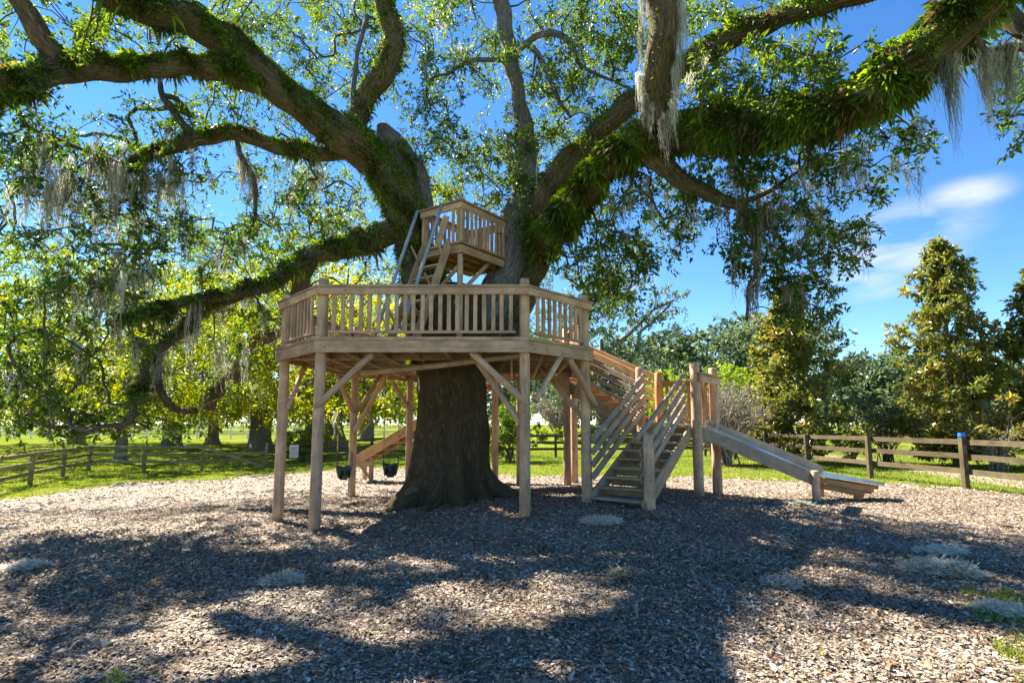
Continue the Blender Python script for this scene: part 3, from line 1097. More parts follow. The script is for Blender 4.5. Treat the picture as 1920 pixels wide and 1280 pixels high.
# swings
def swing(x, y, label, rot, zseat):
    s = thing("bucket_swing", label, "swing", (x, y, zseat), "toddler swings under the deck")
    cr, sr = math.cos(rot), math.sin(rot)

    def W(u, v, z):
        return pt(x + cr * u - sr * v, y + sr * u + cr * v, z)
    # bucket: back and sides of a wrapped band, and the front with two leg openings
    me = bmesh.new()
    ns = 20
    ring = []
    for k in range(ns):
        t = 2 * math.pi * k / ns
        cu, cv = .185 * math.cos(t), .135 * math.sin(t)
        front = max(0, -math.sin(t))
        hole = front * max(0, 1 - abs(abs(math.cos(t)) - .48) / .5)
        zt = .27 + .03 * abs(math.cos(t)) - .03 * front
        zb = .02 + .18 * min(1, hole * 1.9)
        col = []
        for (f, tap) in ((0, .72), (.35, .95), (.7, 1.0), (1, 1.06)):
            z = zb + (zt - zb) * f
            tp = .70 + .36 * (z / .3)
            col.append(me.verts.new(W(cu * tp, cv * tp, zseat + z)))
        ring.append(col)
    for k in range(ns):
        for j in range(3):
            me.faces.new((ring[k][j], ring[(k + 1) % ns][j], ring[(k + 1) % ns][j + 1], ring[k][j + 1]))
    # sling between the legs
    q = [me.verts.new(W(u, v, zseat + z)) for (u, v, z) in ((-.05, -.10, .10), (.05, -.10, .10), (.08, 0, 0), (-.08, 0, 0), (.08, .09, .03), (-.08, .09, .03))]
    me.faces.new((q[0], q[1], q[2], q[3]))
    me.faces.new((q[3], q[2], q[4], q[5]))
    m = bpy.data.meshes.new("seat")
    me.to_mesh(m)
    me.free()
    m.materials.append(M_SEAT)
    so = put(bpy.data.objects.new("seat", m), s)
    sm = so.modifiers.new("t", 'SOLIDIFY')
    sm.thickness = .018
    for sg in (-1, 1):
        hook = W(sg * .17, 0, 2.93)
        ringp = W(sg * .165, 0, zseat + .62)
        pole("hook", hook + pt(0, 0, -.12), hook, .012, .016, M_CHAIN, s, dome=False, sides=6)
        pole("chain", ringp + pt(0, 0, .38), hook + pt(0, 0, -.1), .008, .008, M_CHAIN, s, dome=False, sides=6)
        pole("rope", ringp, ringp + pt(0, 0, .40), .013, .012, M_ROPE, s, dome=False, sides=6)
        for v in (-.07, .07):
            pole("strap", W(sg * .165, v, zseat + .28), ringp, .007, .007, M_SEAT, s, dome=False, sides=6)


swing(-3.78, 12.2, "dark green bucket swing in front of the rear deck post", R(35), .47)
swing(-2.76, 12.3, "dark green bucket swing between the rear deck post and the trunk", R(8), .52)


# ---------------------------------------------------------------- fences
def rail_fence(name, label, pts, hgt, mat, group=None, nrails=3, pw=.13, rh=.13, skip=(), caps=True, zfun=None):
    zf = zfun or (lambda x, y: float(H(x, y)))
    f = thing(name, label, "fence", (pts[0][0], pts[0][1], zf(*pts[0])), group)
    for i, (x, y) in enumerate(pts):
        z = zf(x, y)
        tilt = random.uniform(-.015, .015)
        j = min(i, len(pts) - 2)
        e = Vector((pts[j + 1][0] - pts[j][0], pts[j + 1][1] - pts[j][1], 0)).normalized()
        beam("post", (x, y, z - .3), (x + tilt, y + tilt, z + hgt + random.uniform(-.01, .03)), pw, pw, mat, f, up=e)
    for i in range(len(pts) - 1):
        (x0, y0), (x1, y1) = pts[i], pts[i + 1]
        e = Vector((x1 - x0, y1 - y0, 0)).normalized()
        nn = Vector((e.y, -e.x, 0)) * (pw / 2 + .022)
        for k in range(nrails):
            if (i, k) in skip:
                continue
            hz = hgt - .10 - k * (hgt - .22) / nrails * 1.02
            j0, j1 = random.uniform(-.012, .012), random.uniform(-.012, .012)
            beam("rail", Vector((x0, y0, zf(x0, y0) + hz + j0)) + nn + e * .003, Vector((x1, y1, zf(x1, y1) + hz + j1)) + nn - e * .003, .035, rh, mat, f)
    return f


def fpx(px, Y):
    return ((px - 960) / FPX * Y, Y)


left_run = [fpx(-75, 14.6), fpx(4, 17.1), fpx(72, 20.0), fpx(131, 23.0), fpx(178, 26.0)]
rail_fence("pasture_fence", "brown three-rail wooden fence along the left side of the lawn", left_run, 1.2, M_FENCE_LIT)
back_left = [fpx(178, 26.1), fpx(280, 25.6), fpx(387, 26.0), fpx(505, 27.6)]
fb = rail_fence("pasture_fence", "brown three-rail fence section with its top rail fallen slantwise", back_left, 1.2, M_FENCE_LIT, skip=((2, 0),))
a = Vector((*fpx(390, 25.9), 0))
b = Vector((*fpx(500, 27.2), 0))
beam("fallen_rail", (a.x, a.y, float(H(a.x, a.y)) + 1.12), (b.x, b.y - .1, float(H(b.x, b.y)) + .1), .035, .13, M_FENCE_LIT, fb)
bx_ = [fpx(505, 27.7)]
for px in (605, 700, 800, 880, 960, 1041, 1130, 1225, 1318):
    bx_.append(fpx(px, 28.2 + .3 * math.sin(px)))
rail_fence("pasture_fence", "brown three-rail fence crossing behind the trunk and deck posts", bx_, 1.2, M_FENCE_SHADE)
right_run = [(11.05, 10.4), (11.2, 13.4), (10.78, 16.3), (10.55, 19.3), (10.45, 22.2), (10.4, 25.2), (10.45, 28.3)]
fr = rail_fence("pasture_fence", "brown three-rail wooden fence along the right side beside the magnolias", right_run, 1.28, M_FENCE_SHADE)
cap = beam("post_cap", (11.2, 13.4, float(H(11.2, 13.4)) + 1.31), (11.2, 13.4, float(H(11.2, 13.4)) + 1.41), .12, .12, M_BLUE, fr, up=(0, 1, 0))
cap["label"] = "bright blue cap on the post top"
wf = []
for k in range(34):
    x = -84 + k * 2.6
    wf.append((x * .78, 62 - .03 * x))
rail_fence("paddock_fence", "long white painted rail fence across the far paddock", wf, 1.4, M_WHITE, pw=.15, rh=.15)

# sign on the fence
sx, sy = fpx(556, 27.4)
sz = float(H(sx, sy))
sg = thing("warning_sign", "small white notice with dark lettering hung on the fence behind the deck", "sign", (sx, sy, sz + .3))
sb = beam("sign_board", (sx - .22, sy, sz + .78), (sx + .22, sy, sz + .78), .02, .64, M_SIGN, sg)
for k, (txt, zc, size) in enumerate((("KEEP", .94, .14), ("GATE", .81, .14), ("CLOSED", .68, .115), ("AT ALL TIMES", .56, .058))):
    cu = bpy.data.curves.new("lettering", 'FONT')
    cu.body = txt
    cu.size = size
    cu.align_x = 'CENTER'
    cu.align_y = 'CENTER'
    tmp = bpy.data.objects.new("tmp", cu)
    COL.objects.link(tmp)
    dg = bpy.context.evaluated_depsgraph_get()
    me = bpy.data.meshes.new_from_object(tmp.evaluated_get(dg))
    bpy.data.objects.remove(tmp)
    me.materials.clear()
    me.materials.append(M_INK)
    o = bpy.data.objects.new("lettering", me)
    put(o, sb)
    o.matrix_basis = Matrix.Translation((sx, sy - .014, sz + zc)) @ Matrix.Rotation(math.pi / 2, 4, 'X')


# ---------------------------------------------------------------- trees: tubes, leaves, ferns, moss
def catmull(P, R_, step):
    P = np.asarray(P, float)
    R_ = np.asarray(R_, float)
    P = np.vstack([2 * P[0] - P[1], P, 2 * P[-1] - P[-2]])
    R_ = np.concatenate([[R_[0]], R_, [R_[-1]]])
    outp, outr = [], []
    for i in range(1, len(P) - 2):
        n = max(2, int(np.linalg.norm(P[i + 1] - P[i]) / step))
        t = np.linspace(0, 1, n, endpoint=False)[:, None]
        p0, p1, p2, p3 = P[i - 1], P[i], P[i + 1], P[i + 2]
        outp.append(.5 * ((2 * p1) + (-p0 + p2) * t + (2 * p0 - 5 * p1 + 4 * p2 - p3) * t ** 2 + (-p0 + 3 * p1 - 3 * p2 + p3) * t ** 3))
        outr.append(R_[i] + (R_[i + 1] - R_[i]) * t[:, 0])
    outp.append(P[-2][None])
    outr.append(R_[-2:-1])
    return np.vstack(outp), np.concatenate(outr)


def tube_arrays(P, R_, sides, lump=0.06, seed=0):
    n = len(P)
    T = np.gradient(P, axis=0)
    T /= np.linalg.norm(T, axis=1)[:, None] + 1e-9
    ref = np.array([0, 0, 1.0]) if abs(T[0][2]) < .9 else np.array([0, 1.0, 0])
    u = np.cross(ref, T[0])
    u /= np.linalg.norm(u)
    Us = [u]
    for i in range(1, n):
        u = Us[-1] - T[i] * (Us[-1] @ T[i])
        u /= np.linalg.norm(u) + 1e-9
        Us.append(u)
    U = np.array(Us)
    Vv = np.cross(T, U)
    s = np.concatenate([[0], np.cumsum(np.linalg.norm(np.diff(P, axis=0), axis=1))])
    th = np.linspace(0, 2 * np.pi, sides, endpoint=False)
    rs = np.random.default_rng(seed)
    ph = rs.uniform(0, 6.28, 6)
    S, TH = np.meshgrid(s, th, indexing='ij')
    nz = (np.sin(2 * TH + S * 1.7 + ph[0]) + .7 * np.sin(3 * TH - S * 2.9 + ph[1]) + .6 * np.sin(5 * TH + 1.1 * np.sin(S * 4 + ph[2]) + ph[3])
          + .8 * np.sin(S * 3.3 + ph[4] + np.sin(TH + ph[5])))
    rr = R_[:, None] * (1 + lump * nz / 1.6)
    dirn = U[:, None, :] * np.cos(TH)[..., None] + Vv[:, None, :] * np.sin(TH)[..., None]
    V = P[:, None, :] + dirn * rr[..., None]
    rm = max(R_.mean(), .03)
    bark = np.stack([rm * np.cos(TH), rm * np.sin(TH), S], -1) + rs.uniform(0, 20, 3)
    i = np.arange(n - 1)[:, None] * sides
    k = np.arange(sides)[None]
    k2 = (k + 1) % sides
    F = np.stack([i + k, i + k2, i + sides + k2, i + sides + k], -1).reshape(-1, 4)
    return V.reshape(-1, 3), F, bark.reshape(-1, 3), V, dirn, T


class Bag:
    """collects vertices and faces of one mesh"""

    def __init__(s):
        s.v, s.f3, s.f4, s.bk, s.n, s.r3, s.r4 = [], [], [], [], 0, [], []

    def add(s, V, F, bark=None, rnd=None):
        s.v.append(V)
        (s.f4 if F.shape[1] == 4 else s.f3).append(F + s.n)
        if bark is not None:
            s.bk.append(bark)
        if rnd is not None:
            (s.r4 if F.shape[1] == 4 else s.r3).append(rnd)
        s.n += len(V)

    def build(s, name, mat, parent, smooth=True):
        V = np.vstack(s.v)
        fs = []
        at_ = []
        if s.f4:
            fs.append(np.vstack(s.f4))
        if s.f3:
            fs.append(np.vstack(s.f3))
        if s.bk:
            at_.append(("bark", 'FLOAT_VECTOR', 'POINT', np.vstack(s.bk)))
        if s.r4 or s.r3:
            at_.append(("rnd", 'FLOAT', 'FACE', np.concatenate(s.r4 + s.r3)))
        return mesh_np(name, V, fs, mat, parent, smooth, at_)


def unit(v):
    return v / (np.linalg.norm(v, axis=-1, keepdims=True) + 1e-9)


def leaf_cloud(C, Rr, per, L, rs, tone=None, twigs=7, wfac=.38, flat=.75, droop=.25, lj=.3):
    """sprays of leaves: for each centre C a few twigs fan out and carry leaves; returns V, F, rnd"""
    n = len(C)
    tw = unit(rs.normal(0, 1, (n, twigs, 3)) * np.array([1, 1, flat]))
    tl = Rr[:, None] * rs.uniform(.45, 1.05, (n, twigs))
    m = max(1, per // twigs)
    t = np.sqrt(rs.uniform(.04, 1, (n, twigs, m)))
    base = C[:, None, None, :] + tw[:, :, None, :] * (tl[:, :, None] * t)[..., None]
    base = base + rs.normal(0, .065, base.shape) * Rr[:, None, None, None]
    base[..., 2] -= droop * (t * tl[:, :, None]) ** 2 / np.maximum(Rr[:, None, None], .1)
    dr = unit(tw[:, :, None, :] * .7 + rs.normal(0, .75, base.shape) + np.array([0, 0, -.15]))
    sd = unit(np.cross(dr, rs.normal(0, 1, base.shape) + np.array([0, 0, .9])))
    nr = np.cross(sd, dr)
    ln = L * np.exp(rs.normal(0, lj, base.shape[:-1]))[..., None]
    w = ln * wfac * .5
    mid = base + dr * ln * .5
    V = np.stack([base, mid + sd * w + nr * ln * .10, base + dr * ln - nr * ln * .06, mid - sd * w + nr * ln * .10], -2).reshape(-1, 3)
    N_ = V.shape[0] // 4
    F = np.arange(N_ * 4).reshape(N_, 4)
    tn = rs.uniform(.15, .75, n) if tone is None else tone
    r = np.clip(tn[:, None, None] + rs.normal(0, .17, (n, twigs, m)), 0, 1).reshape(-1)
    return V, F, r


def frond_arrays(base, nrm, L, rs, wfac=.15, grav=.7):
    n = len(base)
    d = unit(nrm * .75 + rs.normal(0, .62, base.shape))
    sd = unit(np.cross(d, rs.normal(0, 1, base.shape)))
    ln = (L * np.exp(rs.normal(0, .3, n)))[:, None]
    g = np.array([0, 0, -1.0])
    p0 = base
    p1 = base + d * ln * .5 + g * ln * .06 * grav
    p2 = base + d * ln * .85 + g * ln * .45 * grav
    w = ln * wfac
    V = np.stack([p0 - sd * w * .35, p0 + sd * w * .35, p1 + sd * w * .6, p1 - sd * w * .6, p2], 1).reshape(-1, 3)
    b = np.arange(n)[:, None] * 5
    return V, b + np.array([0, 1, 2, 3]), b + np.array([3, 2, 4])


def moss_arrays(tops, lens, nst, rs, w=.008, spread=.10):
    """clumps of hanging strands"""
    seg = 6
    Vs, Fs, Rs = [], [], []
    off = 0
    c = np.repeat(np.arange(len(tops)), nst)
    n = len(c)
    p = tops[c] + rs.normal(0, 1, (n, 3)) * np.array([spread, spread, .03])
    ln = lens[c] * rs.beta(1.3, 1.7, n)
    yaw = rs.uniform(0, np.pi, n)
    sd = np.stack([np.cos(yaw), np.sin(yaw), 0 * yaw], 1)
    walk = np.cumsum(rs.normal(0, .011, (n, seg + 1, 2)), 1) + rs.normal(0, .018, (n, seg + 1, 2)) * (w / .006)
    pull = (tops[c] - p)[:, None, :2] * np.linspace(0, .75, seg + 1)[None, :, None]
    t = np.linspace(0, 1, seg + 1)
    C = np.empty((n, seg + 1, 3))
    C[..., :2] = p[:, None, :2] + walk + pull
    C[..., 2] = p[:, None, 2] - ln[:, None] * t
    ww = (w * rs.uniform(.6, 1.5, n))[:, None] * (1 - .75 * t)[None]
    Lf = C - sd[:, None, :] * ww[..., None]
    Rt = C + sd[:, None, :] * ww[..., None]
    V = np.stack([Lf, Rt], 2).reshape(-1, 3)
    b = (np.arange(n) * (seg + 1) * 2)[:, None] + (np.arange(seg) * 2)[None]
    F = np.stack([b, b + 1, b + 3, b + 2], -1).reshape(-1, 4)
    tone = np.clip(rs.uniform(.1, .8, len(tops))[c] + rs.normal(0, .15, n), 0, 1)
    return V, F, np.repeat(tone, seg)


# ---------------------------------------------------------------- the great oak
oak = thing("live_oak", "huge spreading live oak with fern-covered limbs rising through the wooden deck", "tree", (TRUNK[0], TRUNK[1], gz(*TRUNK)))

# trunk with buttress roots
nz_, nt_ = 64, 112
zs = np.concatenate([np.linspace(-.25, .8, 34), np.linspace(.85, 4.6, nz_ - 34)])
th = np.linspace(0, 2 * np.pi, nt_, endpoint=False)
ZZ, TH = np.meshgrid(zs, th, indexing='ij')
r = np.interp(zs, [-.3, 0, .5, 1.2, 2.0, 2.8, 3.4, 4.6], [.86, .82, .77, .74, .71, .70, .80, .70])[:, None] * np.ones_like(TH)
roots = [(-2.25, 1.15, .15), (-1.72, .95, .13), (-2.8, .55, .16), (-.30, 1.2, .17), (-.82, .8, .13), (-1.25, .5, .10), (.5, .9, .3), (1.4, .9, .35), (2.4, .8, .3), (-1.35, .35, .14)]
for (ang, amp, wd) in roots:
    dth = np.angle(np.exp(1j * (TH - ang)))
    fl = np.exp(-np.clip(ZZ + .10, 0, 9) / .34) * amp * 1.15 + .16 * np.exp(-ZZ / .9)
    r = r + fl * np.exp(-(dth / (wd * (1 + .25 * ZZ.clip(0, 3)))) ** 2)
r = r + .05 * np.exp(-ZZ.clip(0, 9) / 2.2) * np.abs(np.sin(4.5 * TH + .5 * np.sin(1.2 * ZZ))) - .02 + .03 * np.sin(9 * TH + 1.3 * np.sin(1.5 * ZZ)) + .02 * np.sin(17 * TH + 2 * np.sin(2.2 * ZZ) + 1) + .02 * np.sin(5 * ZZ + 3 * np.sin(2 * TH))
hx, hz_ = -1.92, 1.95      # healed knot hole
dk = np.hypot(np.angle(np.exp(1j * (TH - hx))) * .8, (ZZ - hz_) * .8)
r = r - .10 * np.exp(-(dk / .10) ** 2) + .05 * np.exp(-((dk - .2) / .07) ** 2)
cx = TRUNK[0] + .05 * np.sin(zs)[:, None] - .0
V = np.stack([cx + r * np.cos(TH), TRUNK[1] + r * np.sin(TH) * .95, ZZ + gz(*TRUNK) * (ZZ < .8)], -1)
g = H(V[..., 0], V[..., 1])
V[..., 2] = np.where(ZZ < .8, ZZ + g * (1 - np.clip(ZZ, 0, .8) / .8), ZZ)
i = np.arange(nz_ - 1)[:, None] * nt_
k = np.arange(nt_)[None]
F = np.stack([i + k, i + (k + 1) % nt_, i + nt_ + (k + 1) % nt_, i + nt_ + k], -1).reshape(-1, 4)
bk = np.stack([.8 * np.cos(TH), .8 * np.sin(TH), ZZ], -1).reshape(-1, 3)
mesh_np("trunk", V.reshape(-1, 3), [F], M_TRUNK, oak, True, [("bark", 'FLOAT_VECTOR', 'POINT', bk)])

LIMBS = []      # (path, radius, fern density, fern length, threshold)


def limb(name, pts, mat=M_BARK, fern=0, flen=.12, thr=-.1, sides=18, step=.12, lump=.10, abs_pts=None):
    """pts: (px, py, distance, width in pixels)"""
    P, Rr = [], []
    if abs_pts:
        for (p, rad) in abs_pts:
            P.append(p)
            Rr.append(rad)
    for (px, py, Y, w) in pts:
        P.append(tuple(at(px, py, Y)))
        Rr.append(w / 2 * Y / FPX)
    P, Rr = catmull(P, Rr, step)
    P = P + .02 * np.sin(np.arange(len(P))[:, None] * np.array([.9, .7, 1.1]) + len(LIMBS)) * (Rr[:, None] / .15).clip(.3, 1.2)
    V, F, bark, Vg, dirn, T = tube_arrays(P, Rr, sides, lump, len(LIMBS) + 3)
    n = len(P)
    cap = np.array([[(n - 1) * sides + k for k in range(sides)]])
    o = mesh_np(name, V, [F, cap], mat, oak, True, [("bark", 'FLOAT_VECTOR', 'POINT', bark)])
    LIMBS.append((P, Rr, fern, flen, thr, Vg, dirn))
    return o


# left stem and its great limb
limb("limb", [(772, 455, 11.25, 66), (757, 385, 11.2, 72), (722, 312, 11.1, 78), (645, 258, 10.8, 70), (565, 200, 10.4, 62), (492, 140, 10.0, 60),
              (420, 75, 9.6, 60), (345, 35, 9.2, 60), (262, 12, 8.8, 58), (190, -20, 8.4, 55), (90, -120, 7.9, 48), (-60, -240, 7.4, 36)],
     fern=900, flen=.14, thr=-.42, abs_pts=[((-1.5, 11.35, 3.0), .62), ((-1.75, 11.3, 4.1), .50)], sides=26)
limb("limb", [(505, 165, 10.05, 40), (440, 137, 9.8, 46), (370, 122, 9.5, 44), (290, 128, 9.2, 42), (200, 128, 8.8, 46), (120, 128, 8.4, 50), (50, 155, 8.0, 46),
              (-20, 170, 7.7, 40), (-140, 200, 7.2, 30)], fern=820, flen=.14, thr=-.5)
limb("limb", [(120, 130, 8.4, 44), (95, 90, 8.2, 38), (60, 40, 8.0, 36), (25, -15, 7.8, 34), (-30, -110, 7.5, 26)], fern=60, flen=.10, thr=.2)
limb("limb", [(150, 100, 11.6, 26), (165, 62, 11.5, 34), (200, 20, 11.4, 36), (240, -25, 11.3, 34), (300, -110, 11.2, 26)], mat=M_BARKGREY)
limb("limb", [(655, 262, 10.9, 44), (672, 215, 10.9, 42), (700, 165, 10.8, 40), (733, 110, 10.6, 36), (735, 55, 10.5, 38), (716, 0, 10.4, 36), (715, -70, 10.4, 30), (690, -180, 10.3, 22)],
     fern=300, flen=.12, thr=-.6)
limb("limb", [(662, 225, 11.0, 12), (664, 160, 11.1, 11), (672, 90, 11.2, 9), (690, 30, 11.3, 8)], mat=M_BARKGREY, sides=9)
limb("broken_stub", [(785, 400, 11.5, 60), (775, 335, 11.6, 58), (748, 285, 11.6, 46), (722, 250, 11.6, 34), (716, 241, 11.6, 26)], mat=M_BARKGREY, fern=20, thr=-.2)
limb("limb", [(640, 285, 11.0, 26), (600, 288, 11.0, 28), (520, 275, 11.0, 28), (440, 250, 10.9, 30), (360, 265, 10.7, 26), (290, 285, 10.5, 20), (245, 315, 10.3, 18), (218, 332, 10.2, 14)],
     fern=520, flen=.12, thr=-.45)
limb("limb", [(358, 250, 10.7, 16), (330, 215, 10.8, 15), (305, 180, 10.9, 12), (300, 150, 11, 8)], sides=9)
limb("limb", [(225, 330, 10.2, 12), (190, 300, 10.0, 9), (120, 265, 9.7, 8), (50, 235, 9.4, 8), (20, 160, 9.2, 9)], sides=8)
limb("limb", [(445, 265, 10.9, 10), (455, 300, 10.9, 10), (478, 340, 10.8, 8), (478, 400, 10.8, 7)], sides=8)
limb("limb", [(755, 430, 11.2, 44), (715, 440, 11.1, 48), (650, 465, 10.8, 40), (585, 478, 10.4, 38), (548, 505, 10.2, 34), (490, 537, 9.8, 25), (420, 553, 9.4, 20), (350, 565, 9.0, 17),
              (285, 585, 8.7, 13), (225, 600, 8.4, 8)], fern=560, flen=.13, thr=-.5)
limb("limb", [(590, 475, 10.5, 30), (572, 505, 10.9, 32), (560, 550, 11.6, 30), (545, 600, 12.2, 32), (510, 625, 12.6, 32), (465, 650, 12.8, 32), (455, 690, 12.9, 30), (425, 715, 12.9, 26),
              (400, 740, 12.8, 24), (390, 768, 12.8, 20)], fern=150, flen=.11, thr=-.15)
limb("limb", [(480, 540, 9.8, 20), (430, 560, 9.7, 20), (375, 580, 9.5, 20), (345, 620, 9.3, 19), (310, 645, 9.1, 18), (275, 675, 9.0, 17), (270, 720, 8.9, 14), (245, 760, 8.8, 11)],
     fern=340, flen=.11, thr=-.3)
limb("limb", [(290, 660, 9.1, 13), (300, 730, 9.4, 14), (325, 765, 9.6, 14), (370, 770, 9.9, 13)], fern=160, flen=.10, thr=-.2, sides=10)
limb("limb", [(250, 755, 8.8, 14), (245, 790, 8.8, 12), (215, 798, 8.7, 8), (185, 800, 8.6, 7), (160, 815, 8.5, 5)], sides=8)
# right stem going straight up
limb("limb", [(958, 500, 11.75, 74), (962, 440, 11.75, 66), (982, 370, 11.75, 52), (985, 300, 11.7, 40), (982, 230, 11.7, 32), (968, 160, 11.6, 30), (955, 90, 11.5, 30), (942, 20, 11.4, 32),
              (930, -60, 11.3, 28), (900, -180, 11.2, 20)], mat=M_BARKGREY, abs_pts=[((-1.1, 11.45, 3.0), .60), ((-.5, 11.6, 3.9), .50)], sides=22, fern=25, flen=.1)
limb("limb", [(975, 95, 11.6, 8), (1005, 68, 11.4, 14), (1040, 62, 11.2, 13), (1068, 80, 11.1, 11), (1085, 118, 11.0, 9), (1120, 140, 10.9, 7), (1180, 165, 10.8, 5)], mat=M_BARKGREY, sides=8)
limb("limb", [(985, 80, 11.4, 13), (1010, 105, 11.3, 12), (1030, 145, 11.2, 11), (1045, 185, 11.1, 9), (1070, 220, 11.0, 7)], mat=M_BARKGREY, sides=8)
limb("limb", [(955, 115, 11.6, 10), (910, 112, 11.4, 10), (870, 118, 11.2, 8), (840, 140, 11.1, 6)], mat=M_BARKGREY, sides=8)
# right limbs, ferny, swinging over towards the camera
limb("limb", [(1010, 490, 11.6, 44), (1012, 420, 11.3, 48), (1035, 345, 10.9, 46), (1095, 275, 10.4, 44), (1165, 210, 9.8, 44), (1245, 155, 9.2, 46), (1330, 95, 8.6, 44),
              (1420, 50, 8.0, 42), (1520, 15, 7.4, 42), (1650, -25, 6.8, 40), (1800, -80, 6.2, 36)], fern=430, flen=.11, thr=-.35,
     abs_pts=[((-.75, 11.45, 3.0), .55), ((-.1, 11.6, 4.0), .42)], sides=22)
limb("limb", [(1005, 470, 11.2, 50), (1030, 440, 10.8, 54), (1075, 385, 10.2, 60), (1130, 315, 9.5, 66), (1200, 268, 8.9, 70), (1290, 245, 8.3, 72), (1400, 235, 7.7, 76), (1510, 225, 7.2, 84),
              (1610, 190, 6.7, 92), (1700, 130, 6.3, 96), (1780, 60, 6.0, 92), (1860, -20, 5.7, 84), (1980, -130, 5.3, 70)], fern=1500, flen=.145, thr=-.95, sides=22)
limb("limb", [(1222, 275, 8.75, 40), (1228, 225, 8.45, 52), (1235, 150, 8.1, 58), (1240, 80, 7.8, 62), (1243, 0, 7.6, 66), (1246, -90, 7.4, 64), (1230, -220, 7.2, 50)], fern=70, flen=.10, thr=-1.1)
limb("limb", [(1215, 290, 8.9, 40), (1255, 320, 8.8, 34), (1300, 350, 8.7, 30), (1350, 375, 8.7, 26), (1385, 385, 8.6, 22), (1410, 420, 8.6, 12), (1415, 470, 8.6, 9)], fern=110, flen=.10, thr=-.1)
limb("limb", [(1385, 380, 8.6, 12), (1430, 365, 8.5, 9), (1470, 340, 8.4, 7), (1500, 320, 8.3, 5)], sides=8)
limb("limb", [(1830, 70, 5.9, 14), (1850, 105, 5.9, 16), (1880, 92, 5.9, 16), (1915, 90, 5.9, 14), (1960, 110, 5.9, 10)], sides=10)
limb("limb", [(1860, 0, 6.4, 36), (1900, 40, 6.3, 34), (1950, 90, 6.2, 32)], sides=12)
limb("limb", [(1420, 490, 8.6, 7), (1415, 520, 8.6, 8), (1405, 535, 8.6, 8), (1400, 600, 8.6, 5)], sides=8)

# ferns
fb3 = Bag()
rs = np.random.default_rng(21)
for (P, Rr, dens, fl, thr, Vg, dirn) in LIMBS:
    if dens <= 0:
        continue
    n, sd_ = Vg.shape[:2]
    ln = np.linalg.norm(np.diff(P, axis=0), axis=1).sum()
    cnt = int(dens * ln * 3.4)
    i = rs.integers(0, n - 1, cnt)
    k = rs.integers(0, sd_, cnt)
    f = rs.uniform(0, 1, (cnt, 1))
    base = Vg[i, k] * (1 - f) + Vg[i + 1, k] * f
    nr = dirn[i, k]
    clump = .6 * np.sin(i * .45 + 2.1 * np.sin(k / sd_ * 6.28)) + .6 * np.sin(i * .17 + 1.3) + .5 * np.sin(i * 1.1 + 3 * np.sin(k / sd_ * 6.28 + i * .2))
    keep = nr[:, 2] + .36 * clump + rs.normal(0, .15, cnt) > thr
    px, py, dep = project(base)
    keep &= (dep > .5) & (px > -250) & (px < 2170) & (py > -250)
    base, nr = base[keep], nr[keep]
    # leaves with their own inner clumps of tone
    lw = .85 + .4 * np.sin(base[:, 0] * 5.1 + base[:, 2] * 3.7) * np.sin(base[:, 1] * 4.3 + 1) + .25 * np.sin(base[:, 0] * 13 + base[:, 2] * 11)
    V, F4, F3 = frond_arrays(base, nr * .9 + np.array([0, 0, .15]), fl * lw.clip(.35, 1.5), rs)
    tone = np.clip(.42 + .30 * np.sin(base[:, 0] * 9 + base[:, 2] * 7) + rs.normal(0, .2, len(base)), 0, 1)
    n0 = fb3.n
    fb3.add(V, F4, rnd=tone)
    fb3.f3.append(F3 + n0)
    fb3.r3.append(tone)
ferns = fb3.build("fern_growth", L_FERN, oak, smooth=False)
ferns["kind"] = "stuff"
ferns["label"] = "dense green resurrection fern growing along the oak limbs"

